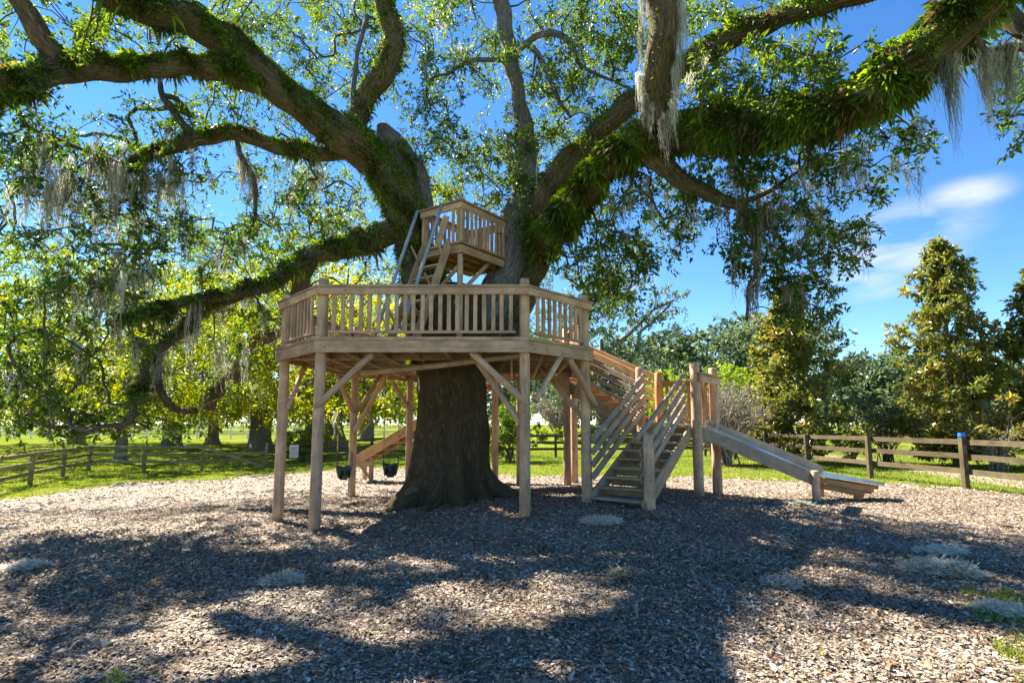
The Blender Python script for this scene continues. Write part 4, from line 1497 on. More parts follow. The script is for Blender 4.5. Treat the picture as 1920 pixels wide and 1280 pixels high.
# leaf sprays seen in the photograph: (px, py, rx, ry, near, far, how many, tone)
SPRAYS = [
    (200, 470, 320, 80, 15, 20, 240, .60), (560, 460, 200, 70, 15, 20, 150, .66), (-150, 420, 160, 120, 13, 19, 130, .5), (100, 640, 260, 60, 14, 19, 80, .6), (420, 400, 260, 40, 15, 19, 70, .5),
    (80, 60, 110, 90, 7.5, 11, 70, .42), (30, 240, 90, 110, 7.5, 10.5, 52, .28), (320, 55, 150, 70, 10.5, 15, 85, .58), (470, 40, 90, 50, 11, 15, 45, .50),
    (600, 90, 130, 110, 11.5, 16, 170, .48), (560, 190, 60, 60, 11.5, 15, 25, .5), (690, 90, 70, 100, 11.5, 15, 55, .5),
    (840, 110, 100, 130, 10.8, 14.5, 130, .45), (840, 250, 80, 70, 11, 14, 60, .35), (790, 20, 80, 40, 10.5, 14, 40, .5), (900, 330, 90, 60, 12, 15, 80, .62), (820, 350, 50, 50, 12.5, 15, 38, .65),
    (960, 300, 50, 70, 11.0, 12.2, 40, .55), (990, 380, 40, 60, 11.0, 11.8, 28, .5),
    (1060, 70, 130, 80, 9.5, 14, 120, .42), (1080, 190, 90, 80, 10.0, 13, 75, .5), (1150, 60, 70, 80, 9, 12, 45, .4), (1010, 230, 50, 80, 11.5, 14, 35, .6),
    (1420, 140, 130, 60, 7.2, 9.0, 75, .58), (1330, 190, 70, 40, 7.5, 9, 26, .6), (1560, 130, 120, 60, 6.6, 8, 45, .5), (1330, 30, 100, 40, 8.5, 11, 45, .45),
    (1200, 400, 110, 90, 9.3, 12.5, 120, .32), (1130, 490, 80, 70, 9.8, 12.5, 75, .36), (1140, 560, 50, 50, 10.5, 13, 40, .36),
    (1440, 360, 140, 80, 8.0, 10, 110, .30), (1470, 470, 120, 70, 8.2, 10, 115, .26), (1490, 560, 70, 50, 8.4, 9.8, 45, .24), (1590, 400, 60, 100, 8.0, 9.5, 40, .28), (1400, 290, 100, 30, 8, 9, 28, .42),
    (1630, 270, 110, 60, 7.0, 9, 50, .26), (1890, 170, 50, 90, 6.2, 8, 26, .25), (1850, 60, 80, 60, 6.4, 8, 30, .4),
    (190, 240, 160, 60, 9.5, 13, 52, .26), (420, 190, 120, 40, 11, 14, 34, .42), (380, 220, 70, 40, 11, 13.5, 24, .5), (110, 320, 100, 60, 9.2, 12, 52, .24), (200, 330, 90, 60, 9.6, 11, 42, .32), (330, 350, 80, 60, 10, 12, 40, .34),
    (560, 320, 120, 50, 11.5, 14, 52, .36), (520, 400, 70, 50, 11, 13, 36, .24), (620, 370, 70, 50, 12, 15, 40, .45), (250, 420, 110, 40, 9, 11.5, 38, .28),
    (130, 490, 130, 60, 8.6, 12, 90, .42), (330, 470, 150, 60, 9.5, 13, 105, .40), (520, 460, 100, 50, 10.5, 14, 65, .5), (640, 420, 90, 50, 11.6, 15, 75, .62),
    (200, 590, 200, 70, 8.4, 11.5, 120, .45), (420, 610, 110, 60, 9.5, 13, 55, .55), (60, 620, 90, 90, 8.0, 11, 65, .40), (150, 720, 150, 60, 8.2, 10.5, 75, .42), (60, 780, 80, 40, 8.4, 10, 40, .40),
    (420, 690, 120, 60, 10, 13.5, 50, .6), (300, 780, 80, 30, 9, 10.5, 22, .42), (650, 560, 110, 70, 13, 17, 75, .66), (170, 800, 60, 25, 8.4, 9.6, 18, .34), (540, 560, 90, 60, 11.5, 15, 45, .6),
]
C, tone, frame_in = [], [], []
rs = np.random.default_rng(5)
for (px, py, rx, ry, y0, y1, n, tn) in SPRAYS:
    n = int(n * (.5 if (px < 760 and py > 380) else .55 if (px > 1350 and py > 250) else .68))
    for _ in range(n):
        a = rs.uniform(0, 2 * math.pi)
        q = math.sqrt(rs.uniform(0, 1))
        p = at(px + rx * 1.1 * q * math.cos(a), py + ry * 1.1 * q * math.sin(a), rs.uniform(y0, y1))
        C.append((p.x, p.y, p.z))
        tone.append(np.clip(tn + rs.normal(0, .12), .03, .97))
nvis = len(C)
# the upper crown, over and behind the camera's view, which shades the ground
cnt = 0
while cnt < 24:
    a = rs.uniform(0, 2 * math.pi)
    q = 11.5 * math.sqrt(rs.uniform(0, 1))
    p = np.array([TRUNK[0] - 1.0 + q * math.cos(a), TRUNK[1] - .5 + q * math.sin(a) * .9, rs.uniform(9, 15.5) - q * q * .02])
    px, py, dep = project(p)
    if dep > 0 and -60 < px < 1980 and py > -70:
        continue
    if math.sin(p[0] * .9 + 1.0) * math.sin(p[1] * .8 + .5) + rs.normal(0, .35) < -.05:
        continue
    C.append(tuple(p))
    tone.append(np.clip(rs.normal(.4, .12), .05, .95))
    cnt += 1
C = np.array(C)
tone = np.array(tone)
Rs = np.where(np.arange(len(C)) < nvis, rs.uniform(.26, .46, len(C)) * (C[:, 1].clip(6, 14) / 11), rs.uniform(.6, 1.0, len(C)))

# branches: every spray hangs on the nearest limb or on a spray nearer to a limb
LP = np.vstack([l[0] for l in LIMBS])
dl = np.array([np.sqrt(((LP - c) ** 2).sum(1).min()) for c in C])
order = np.argsort(dl)
nodes = LP.copy()
parent = {}
nodeid = []
pts_nodes = [LP]
cc = np.empty((len(C), 3))
done = 0
par_of = np.full(len(C), -1)
startp = np.empty((len(C), 3))
for oi_, ci in enumerate(order):
    c = C[ci]
    d = ((LP - c) ** 2).sum(1)
    j = d.argmin()
    best, src, who = d[j], LP[j], -1
    if oi_ > 0:
        prev = order[:oi_]
        d2 = ((C[prev] - c) ** 2).sum(1) * 1.15
        k = d2.argmin()
        if d2[k] < best:
            best, src, who = d2[k], C[prev[k]], prev[k]
    startp[ci] = src
    par_of[ci] = who
load = np.ones(len(C))
for ci in order[::-1]:
    if par_of[ci] >= 0:
        load[par_of[ci]] += load[ci]
tb = Bag()
for ci in range(len(C)):
    a, b = startp[ci], C[ci]
    L_ = np.linalg.norm(b - a)
    if L_ < .05:
        continue
    r0 = .006 + .0042 * math.sqrt(load[ci])
    if par_of[ci] < 0:
        r0 *= 1.15
    k = 4 if L_ < 1.2 else 7
    t = np.linspace(0, 1, k + 1)[:, None]
    side = rs.normal(0, .13 * L_, 3)
    P = a + (b - a) * t + side * np.sin(np.pi * t) + rs.normal(0, .018 * L_, (k + 1, 3)) * (t * (1 - t) * 4)
    P[:, 2] += (.10 * L_ * np.sin(np.pi * t))[:, 0]
    Rr = np.linspace(r0, max(.005, r0 * .6), k + 1)
    V, F, bark, *_ = tube_arrays(P, Rr, 5, 0.0, ci)
    tb.add(V, F, bark)
tw = tb.build("branches", M_TWIG, oak)
tw["kind"] = "stuff"

lb = Bag()
near = C[:, 1] < 8.0
per = np.where(np.arange(len(C)) < nvis, 118, 240)
for (sel, pr, L_) in (((np.arange(len(C)) < nvis) & ~near, 77, .083), ((np.arange(len(C)) < nvis) & near, 70, .078), (np.arange(len(C)) >= nvis, 140, .15)):
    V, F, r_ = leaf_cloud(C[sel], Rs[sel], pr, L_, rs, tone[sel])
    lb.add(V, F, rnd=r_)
crown = lb.build("crown", L_OAK, oak, smooth=False)
crown["kind"] = "stuff"

# spanish moss hanging from the oak: (px, py, distance, length, strands)
MO = []
for (px, py, rx, ry, y0, y1, n, l0, l1) in (
        (190, 300, 130, 40, 9.2, 11, 70, .5, 1.7), (110, 330, 90, 40, 9, 10.5, 40, .5, 1.6), (300, 340, 80, 30, 10, 11, 36, .4, 1.3), (60, 370, 30, 30, 9, 9.5, 4, .5, 1.2),
        (380, 270, 60, 20, 10.6, 11, 10, .3, .7), (480, 330, 60, 30, 10.6, 11.4, 18, .4, 1.0), (560, 320, 80, 40, 11, 12, 18, .3, .8), (250, 400, 90, 30, 9.2, 11, 18, .4, .9),
        (230, 520, 160, 40, 8.6, 10, 40, .4, 1.5), (330, 600, 120, 40, 8.8, 10, 30, .4, 1.2), (150, 620, 120, 50, 8.4, 10, 14, .4, 1.0), (480, 570, 90, 30, 9.8, 11, 16, .3, .8),
        (420, 660, 80, 40, 10, 12.5, 18, .4, .9), (270, 690, 60, 30, 8.9, 9.4, 12, .4, .9), (70, 690, 80, 40, 8.2, 10, 10, .3, .8), (400, 500, 140, 40, 9.6, 11, 15, .3, .8),
        (1300, 60, 60, 60, 7.6, 8.4, 8, .5, 1.0), (1420, 360, 90, 60, 8.2, 9, 24, .5, 1.4), (1510, 400, 80, 60, 8.2, 9.4, 20, .5, 1.4), (1410, 430, 30, 30, 8.5, 8.8, 8, .6, 1.5), (1560, 300, 90, 30, 7.4, 8.5, 14, .4, 1.0),
        (1660, 290, 60, 30, 7, 8, 10, .4, .9), (1410, 540, 16, 14, 8.5, 8.7, 7, .5, .9), (1480, 520, 40, 20, 8.4, 9, 8, .5, 1.0), (1780, 90, 30, 30, 5.9, 6.3, 10, .5, 1.0), (1870, 110, 50, 12, 5.8, 6.1, 16, .4, 1.1),
        (1900, 30, 40, 30, 5.8, 6.3, 10, .4, .8), (1110, 300, 70, 50, 9.3, 10, 10, .2, .5), (1180, 340, 40, 30, 8.9, 9.4, 8, .3, .8), (1230, 400, 60, 60, 9.4, 11, 10, .3, .8), (940, 210, 60, 80, 11.3, 12, 10, .3, .8),
        (720, 60, 20, 60, 10.3, 10.6, 8, .3, .7), (1040, 60, 90, 40, 10.5, 11.5, 12, .3, .6), (860, 60, 80, 60, 10.8, 12, 12, .3, .7), (700, 300, 60, 20, 10.8, 11.0, 6, .2, .5), (1420, 30, 50, 30, 7.8, 8.2, 6, .3, .8)):
    for _ in range(n):
        a = rs.uniform(0, 2 * math.pi)
        q = math.sqrt(rs.uniform(0, 1))
        p = at(px + rx * q * math.cos(a), py + ry * q * math.sin(a), rs.uniform(y0, y1))
        d = ((C[:nvis] - np.array(p)) ** 2).sum(1)
        j = d.argmin()
        d2 = ((LP - np.array(p)) ** 2).sum(1)
        k = d2.argmin()
        p = C[j] + rs.normal(0, .12, 3) if d[j] < d2[k] else LP[k] + rs.normal(0, .04, 3)
        MO.append((*p, rs.uniform(l0, l1)))
MO = np.array(MO)
V, F, r_ = moss_arrays(MO[:, :3], MO[:, 3], 20, rs, w=.0056, spread=.045)
mb = Bag()
mb.add(V, F, rnd=r_)
# the heavy beards on the hanging limb and the long strand at the right
HB = [(1204, -20, 7.6, 1.0), (1200, 60, 7.7, .9), (1198, 140, 7.8, .9), (1208, 180, 7.9, .7), (1276, -10, 7.5, 1.3), (1272, 60, 7.6, 1.2), (1266, 130, 7.7, 1.1), (1262, 190, 7.8, .9), (1248, 215, 7.9, .9), (1240, 225, 7.9, .7),
      (1282, 20, 7.6, 1.0), (1220, 200, 7.9, .6)]
HP = np.array([[*at(a, b, c)] for (a, b, c, d) in HB])
V, F, r_ = moss_arrays(HP, np.array([h[3] for h in HB]), 70, rs, w=.0040, spread=.028)
mb.add(V, F, rnd=np.clip(r_ + .15, 0, 1))
HB = [(1775, 110, 6.0, 1.3), (1768, 90, 6.0, .9), (1782, 130, 6.0, 1.25), (1790, 100, 6.0, .9), (1845, 110, 5.9, .7), (1850, 130, 5.9, .9), (1870, 110, 5.9, .7), (1890, 100, 5.9, 1.05), (1770, 60, 6.0, .7)]
HP = np.array([[*at(a, b, c)] for (a, b, c, d) in HB])
V, F, r_ = moss_arrays(HP, np.array([h[3] for h in HB]), 80, rs, w=.0040, spread=.03)
mb.add(V, F, rnd=r_)
moss = mb.build("hanging_moss", L_MOSS, oak, smooth=False)
moss["kind"] = "stuff"
moss["label"] = "grey spanish moss hanging in beards from the oak limbs"


# ---------------------------------------------------------------- other trees and shrubs
def tree(name, label, cat, x, y, height, rad, tr, leafmat, barkm, L, nclus, per, tone=.5, seed=0, lean=0, crown_base=.25, group=None, flare=1.6, shape='dome', mossn=0, lift=0.0, low=0.0, nlimb=7):
    rs = np.random.default_rng(seed)
    zb = float(H(x, y)) + lift
    t = thing(name, label, cat, (x, y, zb), group)
    th_ = height * (.55 if shape == 'dome' else .93)
    zs_ = np.array([-.3, 0, .25, .7, 1.6]) * max(tr / .5, .4)
    zs_ = np.concatenate([zs_, np.linspace(zs_[-1] + .5, th_, 5)])
    rr = np.concatenate([[tr * flare * 1.15, tr * flare, tr * (1 + (flare - 1) * .55), tr * 1.12, tr], tr * np.linspace(.95, .22, 5)])
    P = np.stack([x + lean * zs_ / height + .06 * tr * np.sin(zs_ * 2), y + 0 * zs_, zb + zs_], 1)
    P, rr = catmull(P, rr, max(.18, tr * .5))
    V, F, bark, *_ = tube_arrays(P, rr, 20, .10, seed)
    mesh_np("trunk", V, [F], barkm, t, True, [("bark", 'FLOAT_VECTOR', 'POINT', bark)])
    u = unit(rs.normal(0, 1, (nclus, 3)))
    q = rs.uniform(.25, 1, nclus) ** .5
    if shape == 'dome':
        lob = 1 + .22 * np.sin(3 * np.arctan2(u[:, 1], u[:, 0]) + seed) + .15 * np.sin(5 * u[:, 2] + 2 * np.arctan2(u[:, 1], u[:, 0]))
        cz = zb + height * (crown_base + (1 - crown_base) * .42)
        C = np.stack([x + lean * .6 + u[:, 0] * rad * q * lob, y + u[:, 1] * rad * q * lob, cz + u[:, 2] * height * (1 - crown_base) * .56 * q], 1)
        C[:, 2] -= low * (np.hypot(C[:, 0] - x, C[:, 1] - y) / rad) ** 2
        C[:, 2] = np.where(C[:, 2] < zb + 2.9, zb + 2.9 + rs.uniform(-.3, 1.2, nclus), C[:, 2])
        cr = rs.uniform(.6, 1.3, nclus) * rad * .17
    else:
        f = rs.uniform(0, 1, nclus) ** 1.15
        a = rs.uniform(0, 2 * np.pi, nclus)
        wr = rad * np.interp(f, [0, .1, .3, .6, .85, 1], [.75, 1.0, .95, .70, .40, .07]) * (1 + .30 * np.sin(3 * a + 9 * f + seed) + .26 * np.sin(2 * a - 19 * f) + .15 * np.sin(31 * f + a))
        q = rs.uniform(.1, 1, nclus) ** .5
        C = np.stack([x + np.cos(a) * wr * q, y + np.sin(a) * wr * q, zb + height * (crown_base + (1 - crown_base) * f)], 1)
        cr = rs.uniform(.7, 1.3, nclus) * rad * .17
    tn = np.clip(tone + rs.normal(0, .14, nclus), .03, .97)
    V, F, r_ = leaf_cloud(C, cr, per, L, rs, tn, twigs=6, wfac=.42)
    b = Bag()
    b.add(V, F, rnd=r_)
    cw = b.build("crown", leafmat, t, smooth=False)
    cw["kind"] = "stuff"
    bb = Bag()
    for k in range(nlimb if shape == 'dome' else 22):
        j = rs.integers(0, nclus)
        s = np.array([x + lean * .4, y, zb + th_ * rs.uniform(.35, .9)]) if shape == 'dome' else np.array([x, y, max(zb + .4, C[j, 2] - rad * .35)])
        e = C[j]
        tt = np.linspace(0, 1, 8)[:, None]
        P = s + (e - s) * tt + rs.normal(0, .04 * rad, (8, 3)) * tt * (1 - tt) * 4
        P[:, 2] += .10 * rad * np.sin(np.pi * tt[:, 0])
        r0 = tr * (.45 if shape == 'dome' else .25)
        V, F, bark, *_ = tube_arrays(P, np.linspace(r0, r0 * .25, 8), 7, .05, k)
        bb.add(V, F, bark)
    br = bb.build("branches", barkm, t)
    br["kind"] = "stuff"
    if mossn:
        j = rs.integers(0, nclus, mossn)
        V, F, r_ = moss_arrays(C[j] - np.array([0, 0, .3]), rs.uniform(.8, 2.6, mossn), 9, rs, w=.03, spread=.25)
        b = Bag()
        b.add(V, F, rnd=np.clip(r_ + .1, 0, 1))
        o = b.build("hanging_moss", L_MOSS, t, smooth=False)
        o["kind"] = "stuff"
    return t


def bx(px, Y):
    return (px - 960) / FPX * Y


# oaks standing on the lawn at the left
for (px, Y_, hgt, rad, tr, sd_, tn, lab) in (
        (328, 44, 16, 9.5, .62, 1, .55, "stout dark oak trunk with wide crown, leftmost of the lawn oaks"),
        (404, 46, 15, 8.0, .42, 2, .60, "slim lawn oak with buttressed foot between two stouter oaks"),
        (492, 40, 16, 9.5, .72, 3, .62, "stout lawn oak with spreading surface roots near the yellowish fence post"),
        (628, 40, 14, 8.5, .66, 4, .66, "thick blue-grey oak trunk seen between the deck's left posts"),
        (690, 55, 15, 8.5, .6, 5, .60, "oak far behind the bucket swings, left of the great trunk")):
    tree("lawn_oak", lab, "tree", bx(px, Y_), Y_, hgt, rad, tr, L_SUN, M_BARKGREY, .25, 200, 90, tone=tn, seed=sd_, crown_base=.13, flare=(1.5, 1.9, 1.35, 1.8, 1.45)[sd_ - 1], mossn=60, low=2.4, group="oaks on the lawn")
tree("lawn_oak", "oak at the far left edge, drooping over the near fence", "tree", bx(-60, 34), 34, 13, 8.5, .5, L_SUN, M_BARKGREY, .22, 190, 90, tone=.45, seed=8, crown_base=.10, mossn=50, low=2.0, group="oaks on the lawn")
tree("lawn_oak", "shady oak at the left beyond the fence corner", "tree", bx(150, 48), 48, 15, 9, .45, L_SUN, M_BARKGREY, .26, 190, 90, tone=.5, seed=9, crown_base=.10, mossn=50, low=2.0, group="oaks on the lawn")
tree("lawn_oak", "bright yellow-green oak crown behind the lowest mossy limbs at the left", "tree", bx(235, 31), 31, 13, 8.0, .28, L_SUN, M_BARKGREY, .22, 220, 102, tone=.55, seed=21, crown_base=.2, mossn=40, low=1.0, group="oaks on the lawn")
tree("lawn_oak", "bright yellow-green oak crown showing through the deck's front railing", "tree", bx(590, 34), 34, 13, 8.0, .5, L_SUN, M_BARKGREY, .22, 220, 102, tone=.62, seed=22, crown_base=.2, mossn=40, low=1.0, group="oaks on the lawn")
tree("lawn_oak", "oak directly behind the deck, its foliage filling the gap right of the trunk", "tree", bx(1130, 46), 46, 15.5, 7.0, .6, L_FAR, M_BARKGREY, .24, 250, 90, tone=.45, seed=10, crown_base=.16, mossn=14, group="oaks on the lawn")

# magnolias at the right
tree("magnolia", "bronze-green magnolia directly above the slide's lower end", "tree", bx(1482, 23), 23, 7.4, 1.95, .13, L_MAG, M_BARKGREY, .17, 430, 66, tone=.48, seed=11, crown_base=.05, shape='cone', flare=1.2)
tree("magnolia", "tallest bronze-green magnolia, behind the blue-capped fence post", "tree", bx(1785, 21), 21, 8.9, 2.05, .14, L_MAG, M_BARKGREY, .17, 480, 66, tone=.48, seed=12, crown_base=.05, shape='cone', flare=1.2)
tree("magnolia", "magnolia cut off by the right edge of the view", "tree", bx(1975, 19), 19, 7.3, 1.9, .13, L_MAG, M_BARKGREY, .17, 240, 84, tone=.48, seed=13, crown_base=.05, shape='cone', flare=1.2)


def shrub(name, label, x, y, h, rad, nst, leafn, leafm, barkm, L, seed, tone=.5, r0=.022, spread=1.0, sub=6, leaf_lo=.45):
    rs = np.random.default_rng(seed)
    zb = float(H(x, y))
    t = thing(name, label, "shrub", (x, y, zb))
    b = Bag()
    tips = []
    for k in range(nst):
        a = rs.uniform(0, 2 * np.pi)
        q = rad * math.sqrt(rs.uniform(.02, 1)) * spread
        hh = h * rs.uniform(.65, 1) * (1 - .35 * (q / rad) ** 2)
        s = np.array([x + rs.normal(0, .12), y + rs.normal(0, .12), zb - .05])
        e = np.array([x + q * math.cos(a), y + q * math.sin(a), zb + hh])
        tt = np.linspace(0, 1, 7)[:, None]
        P = s + (e - s) * np.concatenate([tt ** 1.5, tt ** 1.5, tt ** .9], 1) + rs.normal(0, .03 * h, (7, 3)) * tt * (1 - tt) * 4
        V, F, bark, *_ = tube_arrays(P, np.linspace(r0, r0 * .35, 7), 5, 0, k)
        b.add(V, F, bark)
        for j in range(sub):
            i = rs.integers(2, 6)
            d = unit(rs.normal(0, 1, 3) * np.array([1, 1, .6]) + np.array([0, 0, .5]) + (e - s) / h * .6)
            ee = P[i] + d * h * rs.uniform(.12, .30)
            PP = P[i] + (ee - P[i]) * np.linspace(0, 1, 4)[:, None] + rs.normal(0, .012 * h, (4, 3)) * np.array([0, 1, 1, 0])[:, None]
            V, F, bark, *_ = tube_arrays(PP, np.linspace(r0 * .45, r0 * .2, 4), 4, 0, k)
            b.add(V, F, bark)
            tips.append(ee)
        tips.append(e)
    o = b.build("stems", barkm, t)
    o["kind"] = "stuff"
    if leafn:
        tips = np.array(tips)
        tips = tips[tips[:, 2] > zb + h * leaf_lo]
        C = tips[rs.integers(0, len(tips), leafn)] + rs.normal(0, .05 * h, (leafn, 3))
        V, F, r_ = leaf_cloud(C, rs.uniform(.6, 1.2, leafn) * h * .09, 36, L, rs, np.clip(tone + rs.normal(0, .12, leafn), 0, 1), twigs=6, wfac=.42)
        b = Bag()
        b.add(V, F, rnd=r_)
        o = b.build("foliage", leafm, t, smooth=False)
        o["kind"] = "stuff"
    return t


shrub("bare_crape_myrtle", "pale leafless crape myrtle fanning out behind the slide's top posts", bx(1352, 22), 22, 3.7, 2.0, 80, 0, None, M_PALE, .1, 31, sub=14, r0=.034)
shrub("twiggy_shrub", "twiggy half-bare shrub with thin green top between two magnolias", bx(1655, 22), 22, 3.1, 1.5, 30, 90, L_FAR, M_TWIG, .11, 32, tone=.55, sub=9)
shrub("twiggy_shrub", "bare brownish shrub at the right edge under the magnolia", bx(1860, 19), 19, 2.6, 1.3, 30, 26, L_MAG, M_PALE, .11, 33, tone=.6, sub=9)
shrub("twiggy_shrub", "low half-bare shrub right of the slide beneath the magnolia", bx(1590, 24), 24, 1.9, 1.2, 22, 44, L_MAG, M_TWIG, .11, 34, tone=.5, sub=8)
shrub("bare_crape_myrtle", "greyish bare crape myrtle seen beneath the deck, left of the stairs", bx(1045, 44), 44, 4.8, 2.7, 34, 60, L_FAR, M_PALE, .15, 35, tone=.9, sub=12, r0=.05)
shrub("bare_crape_myrtle", "greyish bare crape myrtle framed by the stair rails", bx(1150, 43), 43, 4.5, 2.6, 34, 30, L_FAR, M_PALE, .15, 36, tone=.9, sub=12, r0=.05)
shrub("round_shrub", "bright yellow-green bush rising behind the upper stair flight", bx(1265, 36), 36, 5.4, 2.9, 26, 330, L_BUSH, M_TWIG, .17, 37, tone=.55, sub=6, leaf_lo=.12)
shrub("round_shrub", "yellow-green bush rising above the bare crape myrtle", bx(1370, 38), 38, 5.9, 2.6, 26, 300, L_BUSH, M_TWIG, .17, 38, tone=.62, sub=6, leaf_lo=.12)
shrub("round_shrub", "dark green bush touching the trunk's right side behind the deck", bx(955, 25), 25, 2.9, 1.3, 16, 150, L_OAK, M_TWIG, .12, 39, tone=.42, sub=6, leaf_lo=.05)
for (px, lab, sd_) in ((1015, "clipped low green hedge ball, leftmost under the deck", 40), (1062, "clipped low green hedge ball beneath the bare myrtles", 41), (1115, "clipped low green hedge ball behind the stair foot", 42)):
    shrub("hedge_ball", lab, bx(px, 40), 40, 1.3, 1.1, 12, 110, L_BUSH, M_TWIG, .10, sd_, tone=.5, sub=6, leaf_lo=.05)
shrub("round_shrub", "leafy green bush beside the fence sign, behind the deck's left posts", bx(575, 31), 31, 2.2, 1.6, 14, 130, L_SUN, M_TWIG, .14, 43, tone=.62, sub=6, leaf_lo=.05)

# the far wood all round the pasture: one mass
rs = np.random.default_rng(77)
wb = Bag()
tb = Bag()
for k in range(64):
    px = -500 + k * 46 + rs.uniform(-20, 20)
    if px < 880:
        Yd, hh = rs.uniform(100, 125), rs.uniform(9, 14)
    else:
        Yd, hh = rs.uniform(62, 84), rs.uniform(12, 17) * (.95 if px < 1550 else .68)
    x = bx(px, Yd)
    rad = rs.uniform(4.2, 6.2)
    zb = float(H(x, Yd))
    n = 92 if px > 880 else 34
    u = unit(rs.normal(0, 1, (n, 3)))
    q = rs.uniform(.3, 1, n) ** .5
    C = np.stack([x + u[:, 0] * rad * q, Yd + u[:, 1] * rad * q, zb + hh * .55 + u[:, 2] * hh * .47 * q], 1)
    C[:, 2] = np.maximum(C[:, 2], zb + .8)
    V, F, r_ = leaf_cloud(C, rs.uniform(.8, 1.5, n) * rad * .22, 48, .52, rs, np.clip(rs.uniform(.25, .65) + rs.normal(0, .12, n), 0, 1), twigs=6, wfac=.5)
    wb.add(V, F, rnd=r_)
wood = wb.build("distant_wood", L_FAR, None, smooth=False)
wood["kind"] = "stuff"
wood["label"] = "distant belt of blue-green trees behind the pasture"
wood["category"] = "woodland"


# ---------------------------------------------------------------- things lying on the mulch
def moss_pile(px, py, wx, wy, hh, n, label, tone, seed):
    rs = np.random.default_rng(seed)
    # where the sight line meets the mulch
    Y_ = 8.0
    for _ in range(30):
        p = at(px, py, Y_)
        Y_ *= (EYE - gz(p.x, p.y)) / (EYE - p.z)
    p = at(px, py, Y_)
    a = rs.uniform(0, 2 * np.pi, n)
    q = np.abs(rs.normal(0, .42, n)).clip(0, 1.3)
    nsub = 9
    sa, sq = rs.uniform(0, 2 * np.pi, nsub), np.sqrt(rs.uniform(0, .8, nsub))
    sub = rs.integers(0, nsub, n)
    q = q * .75
    x = p.x + wx * (.75 * sq[sub] * np.cos(sa[sub]) + .5 * q * np.cos(a))
    y = p.y + wy * (.75 * sq[sub] * np.sin(sa[sub]) + .5 * q * np.sin(a))
    zg = zmulch(x, y)
    z = zg + .015 + rs.uniform(.0, 1, n) * hh * .85 * np.exp(-(q / .6) ** 2) * (.55 + .45 * np.sin(x * 23 + seed) * np.sin(y * 31))
    yaw = rs.uniform(0, 2 * np.pi, n)
    L = rs.uniform(.05, .16, n)
    seg = 4
    t = np.linspace(-.5, .5, seg + 1)
    curl = rs.normal(0, 1.0, n)
    ang = yaw[:, None] + curl[:, None] * t * 2
    dx = np.cumsum(np.cos(ang), 1) / seg
    dy = np.cumsum(np.sin(ang), 1) / seg
    C = np.stack([x[:, None] + L[:, None] * dx, y[:, None] + L[:, None] * dy, z[:, None] + L[:, None] * rs.normal(0, .45, (n, 1)) * t + .01 * np.abs(rs.normal(0, 1, (n, seg + 1)))], -1)
    up = np.array([0, 0, 1.0]) * .0042
    sd_ = np.stack([-np.sin(ang), np.cos(ang), 0 * ang], -1) * .0024
    V = np.stack([C - up - sd_, C + up + sd_], 2).reshape(-1, 3)
    b = (np.arange(n) * (seg + 1) * 2)[:, None] + (np.arange(seg) * 2)[None]
    F = np.stack([b, b + 1, b + 3, b + 2], -1).reshape(-1, 4)
    r_ = np.repeat(np.clip(tone + .25 + rs.normal(0, .2, n), 0, 1), seg)
    o = mesh_np("moss_clump", V, [F], L_MOSS, None, False, [("rnd", 'FLOAT', 'FACE', r_)])
    tag(o, label, "moss")


moss_pile(1765, 1072, .36, .15, .13, 5200, "largest grey clump of fallen spanish moss at the right", .55, 1)
moss_pile(1762, 1036, .26, .07, .05, 1700, "flat straw-coloured moss patch just behind the largest clump", .85, 2)
moss_pile(1128, 981, .26, .10, .08, 2200, "pale moss tuft in front of the stair foot", .75, 3)
moss_pile(530, 1094, .17, .09, .06, 1500, "small grey moss tuft alone on the mulch at the left", .55, 4)
moss_pile(1168, 1082, .17, .08, .06, 1300, "dark moss clod on the mulch right of the sunny patch", .05, 5)
moss_pile(1465, 1098, .13, .07, .04, 1000, "thin moss scrap left of the largest clump", .5, 6)
moss_pile(48, 1066, .16, .08, .05, 1200, "grey moss tuft near the left edge", .6, 7)
moss_pile(1490, 946, .42, .12, .05, 1500, "flat moss drift beside the slide's front leg", .4, 8)
moss_pile(1880, 1146, .24, .06, .04, 900, "pale moss streak at the right edge", .7, 9)
moss_pile(1232, 972, .12, .07, .05, 900, "dark brown moss clod by the right newel post", .05, 10)


def stick(px, py, ln, yaw, r, label):
    Y_ = 5.0
    for _ in range(30):
        p = at(px, py, Y_)
        Y_ *= (EYE - gz(p.x, p.y)) / (EYE - p.z)
    p = at(px, py, Y_)
    rs = np.random.default_rng(px)
    t = np.linspace(-.5, .5, 9)[:, None]
    P = np.array(p) + t * ln * np.array([math.cos(yaw), math.sin(yaw), 0]) + rs.normal(0, .012, (9, 3))
    P[:, 2] = zmulch(P[:, 0], P[:, 1]) + .018 + r
    V, F, bark, *_ = tube_arrays(P, np.linspace(r, r * .5, 9), 7, .1, px)
    o = mesh_np("fallen_stick", V, [F], M_PALE, None, True, [("bark", 'FLOAT_VECTOR', 'POINT', bark)])
    tag(o, label, "stick")


stick(1345, 1240, .22, .3, .008, "pale bent stick lying on the mulch at the bottom")
stick(1320, 1266, .16, -.2, .007, "short forked pale stick at the bottom edge of the mulch")
stick(300, 1180, .18, .9, .006, "thin grey stick on the shaded mulch at the lower left")
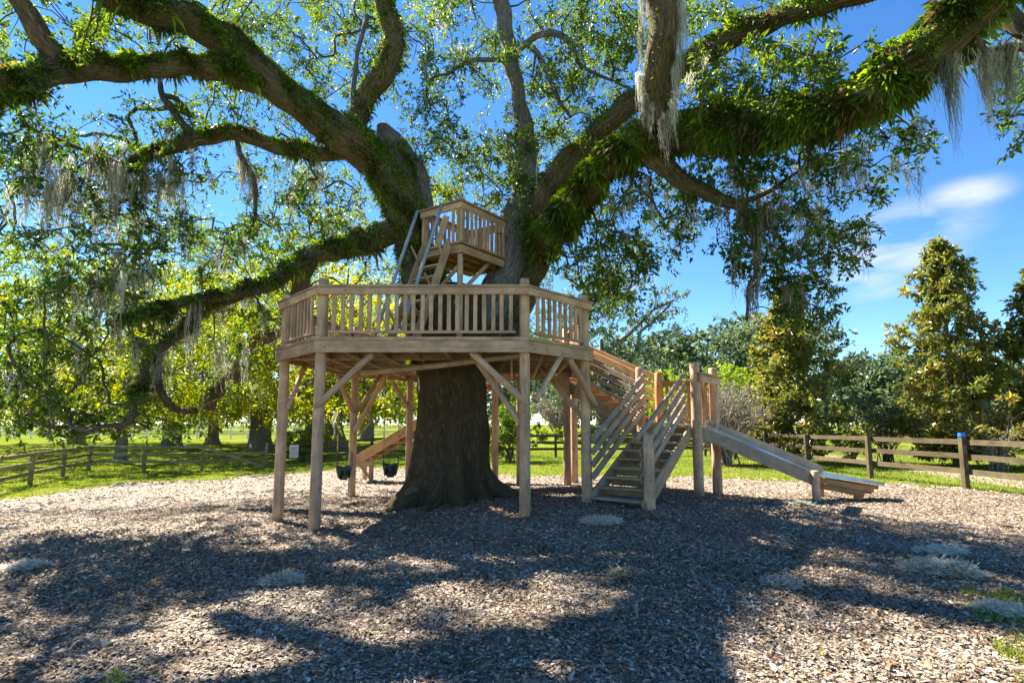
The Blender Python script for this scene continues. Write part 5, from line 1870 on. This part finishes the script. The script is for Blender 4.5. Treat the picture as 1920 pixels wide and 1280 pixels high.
# fallen oak leaves and twigs strewn over the mulch
rs = np.random.default_rng(91)
n = 5200
yy = np.sqrt(rs.uniform(3.0 ** 2, 13 ** 2, n))
xx = rs.uniform(-1, 1, n) * yy
k = sdist(np.stack([xx, yy], 1), MULCH) > .1
xx, yy = xx[k], yy[k]
n = len(xx)
yaw = rs.uniform(0, 2 * np.pi, n)
ln = rs.uniform(.035, .085, n)[:, None]
ax_ = np.stack([np.cos(yaw), np.sin(yaw), rs.normal(0, .22, n)], 1)
sx_ = np.stack([-np.sin(yaw), np.cos(yaw), rs.normal(0, .3, n)], 1) * .24
c = np.stack([xx, yy, zmulch(xx, yy) + rs.uniform(.016, .034, n)], 1)
kk = np.array([0, 0, 1.0]) * ln * .12
V = np.stack([c - ax_ * ln / 2, c + sx_ * ln + kk, c + ax_ * ln / 2, c - sx_ * ln + kk], 1).reshape(-1, 3)
L_LITTER = leaf_mat("dry_leaf", [(0, (.07, .035, .015)), (.5, (.20, .11, .045)), (.85, (.34, .22, .10)), (1, (.42, .33, .10))], trans=.15, rough=.6)
o = mesh_np("leaf_litter", V, [np.arange(n * 4).reshape(n, 4)], L_LITTER, None, False, [("rnd", 'FLOAT', 'FACE', rs.uniform(0, 1, n))])
o["kind"] = "stuff"
o["label"] = "dry brown oak leaves strewn over the mulch"
o["category"] = "leaf litter"
tbg = Bag()
for q in range(260):
    y_ = math.sqrt(rs.uniform(3.1 ** 2, 11 ** 2))
    x_ = rs.uniform(-1, 1) * y_
    a_ = rs.uniform(0, 2 * math.pi)
    l_ = rs.uniform(.06, .24)
    t = np.linspace(-.5, .5, 5)[:, None]
    P = np.array([x_, y_, 0]) + t * l_ * np.array([math.cos(a_), math.sin(a_), 0]) + rs.normal(0, .01, (5, 3))
    P[:, 2] = zmulch(P[:, 0], P[:, 1]) + .02 + rs.uniform(0, .012)
    V, F, bark, *_ = tube_arrays(P, np.linspace(.004, .0025, 5), 4, 0, q)
    tbg.add(V, F, bark)
o = tbg.build("twig_litter", M_TWIG, None)
o["kind"] = "stuff"
o["label"] = "thin brown twigs scattered over the mulch"
o["category"] = "twigs"
# green sprig
p = at(218, 1250, 3.75)
C = np.array([[p.x + i_ * .05, p.y, gz(p.x, p.y) + .05] for i_ in range(-1, 2)])
V, F, r_ = leaf_cloud(C, np.full(3, .05), 12, .045, np.random.default_rng(3), np.full(3, .6), twigs=6)
tag(mesh_np("leafy_sprig", V, [F], L_BUSH, None, False, [("rnd", 'FLOAT', 'FACE', r_)]), "small green leafy sprig on the mulch at the lower left", "sprig")
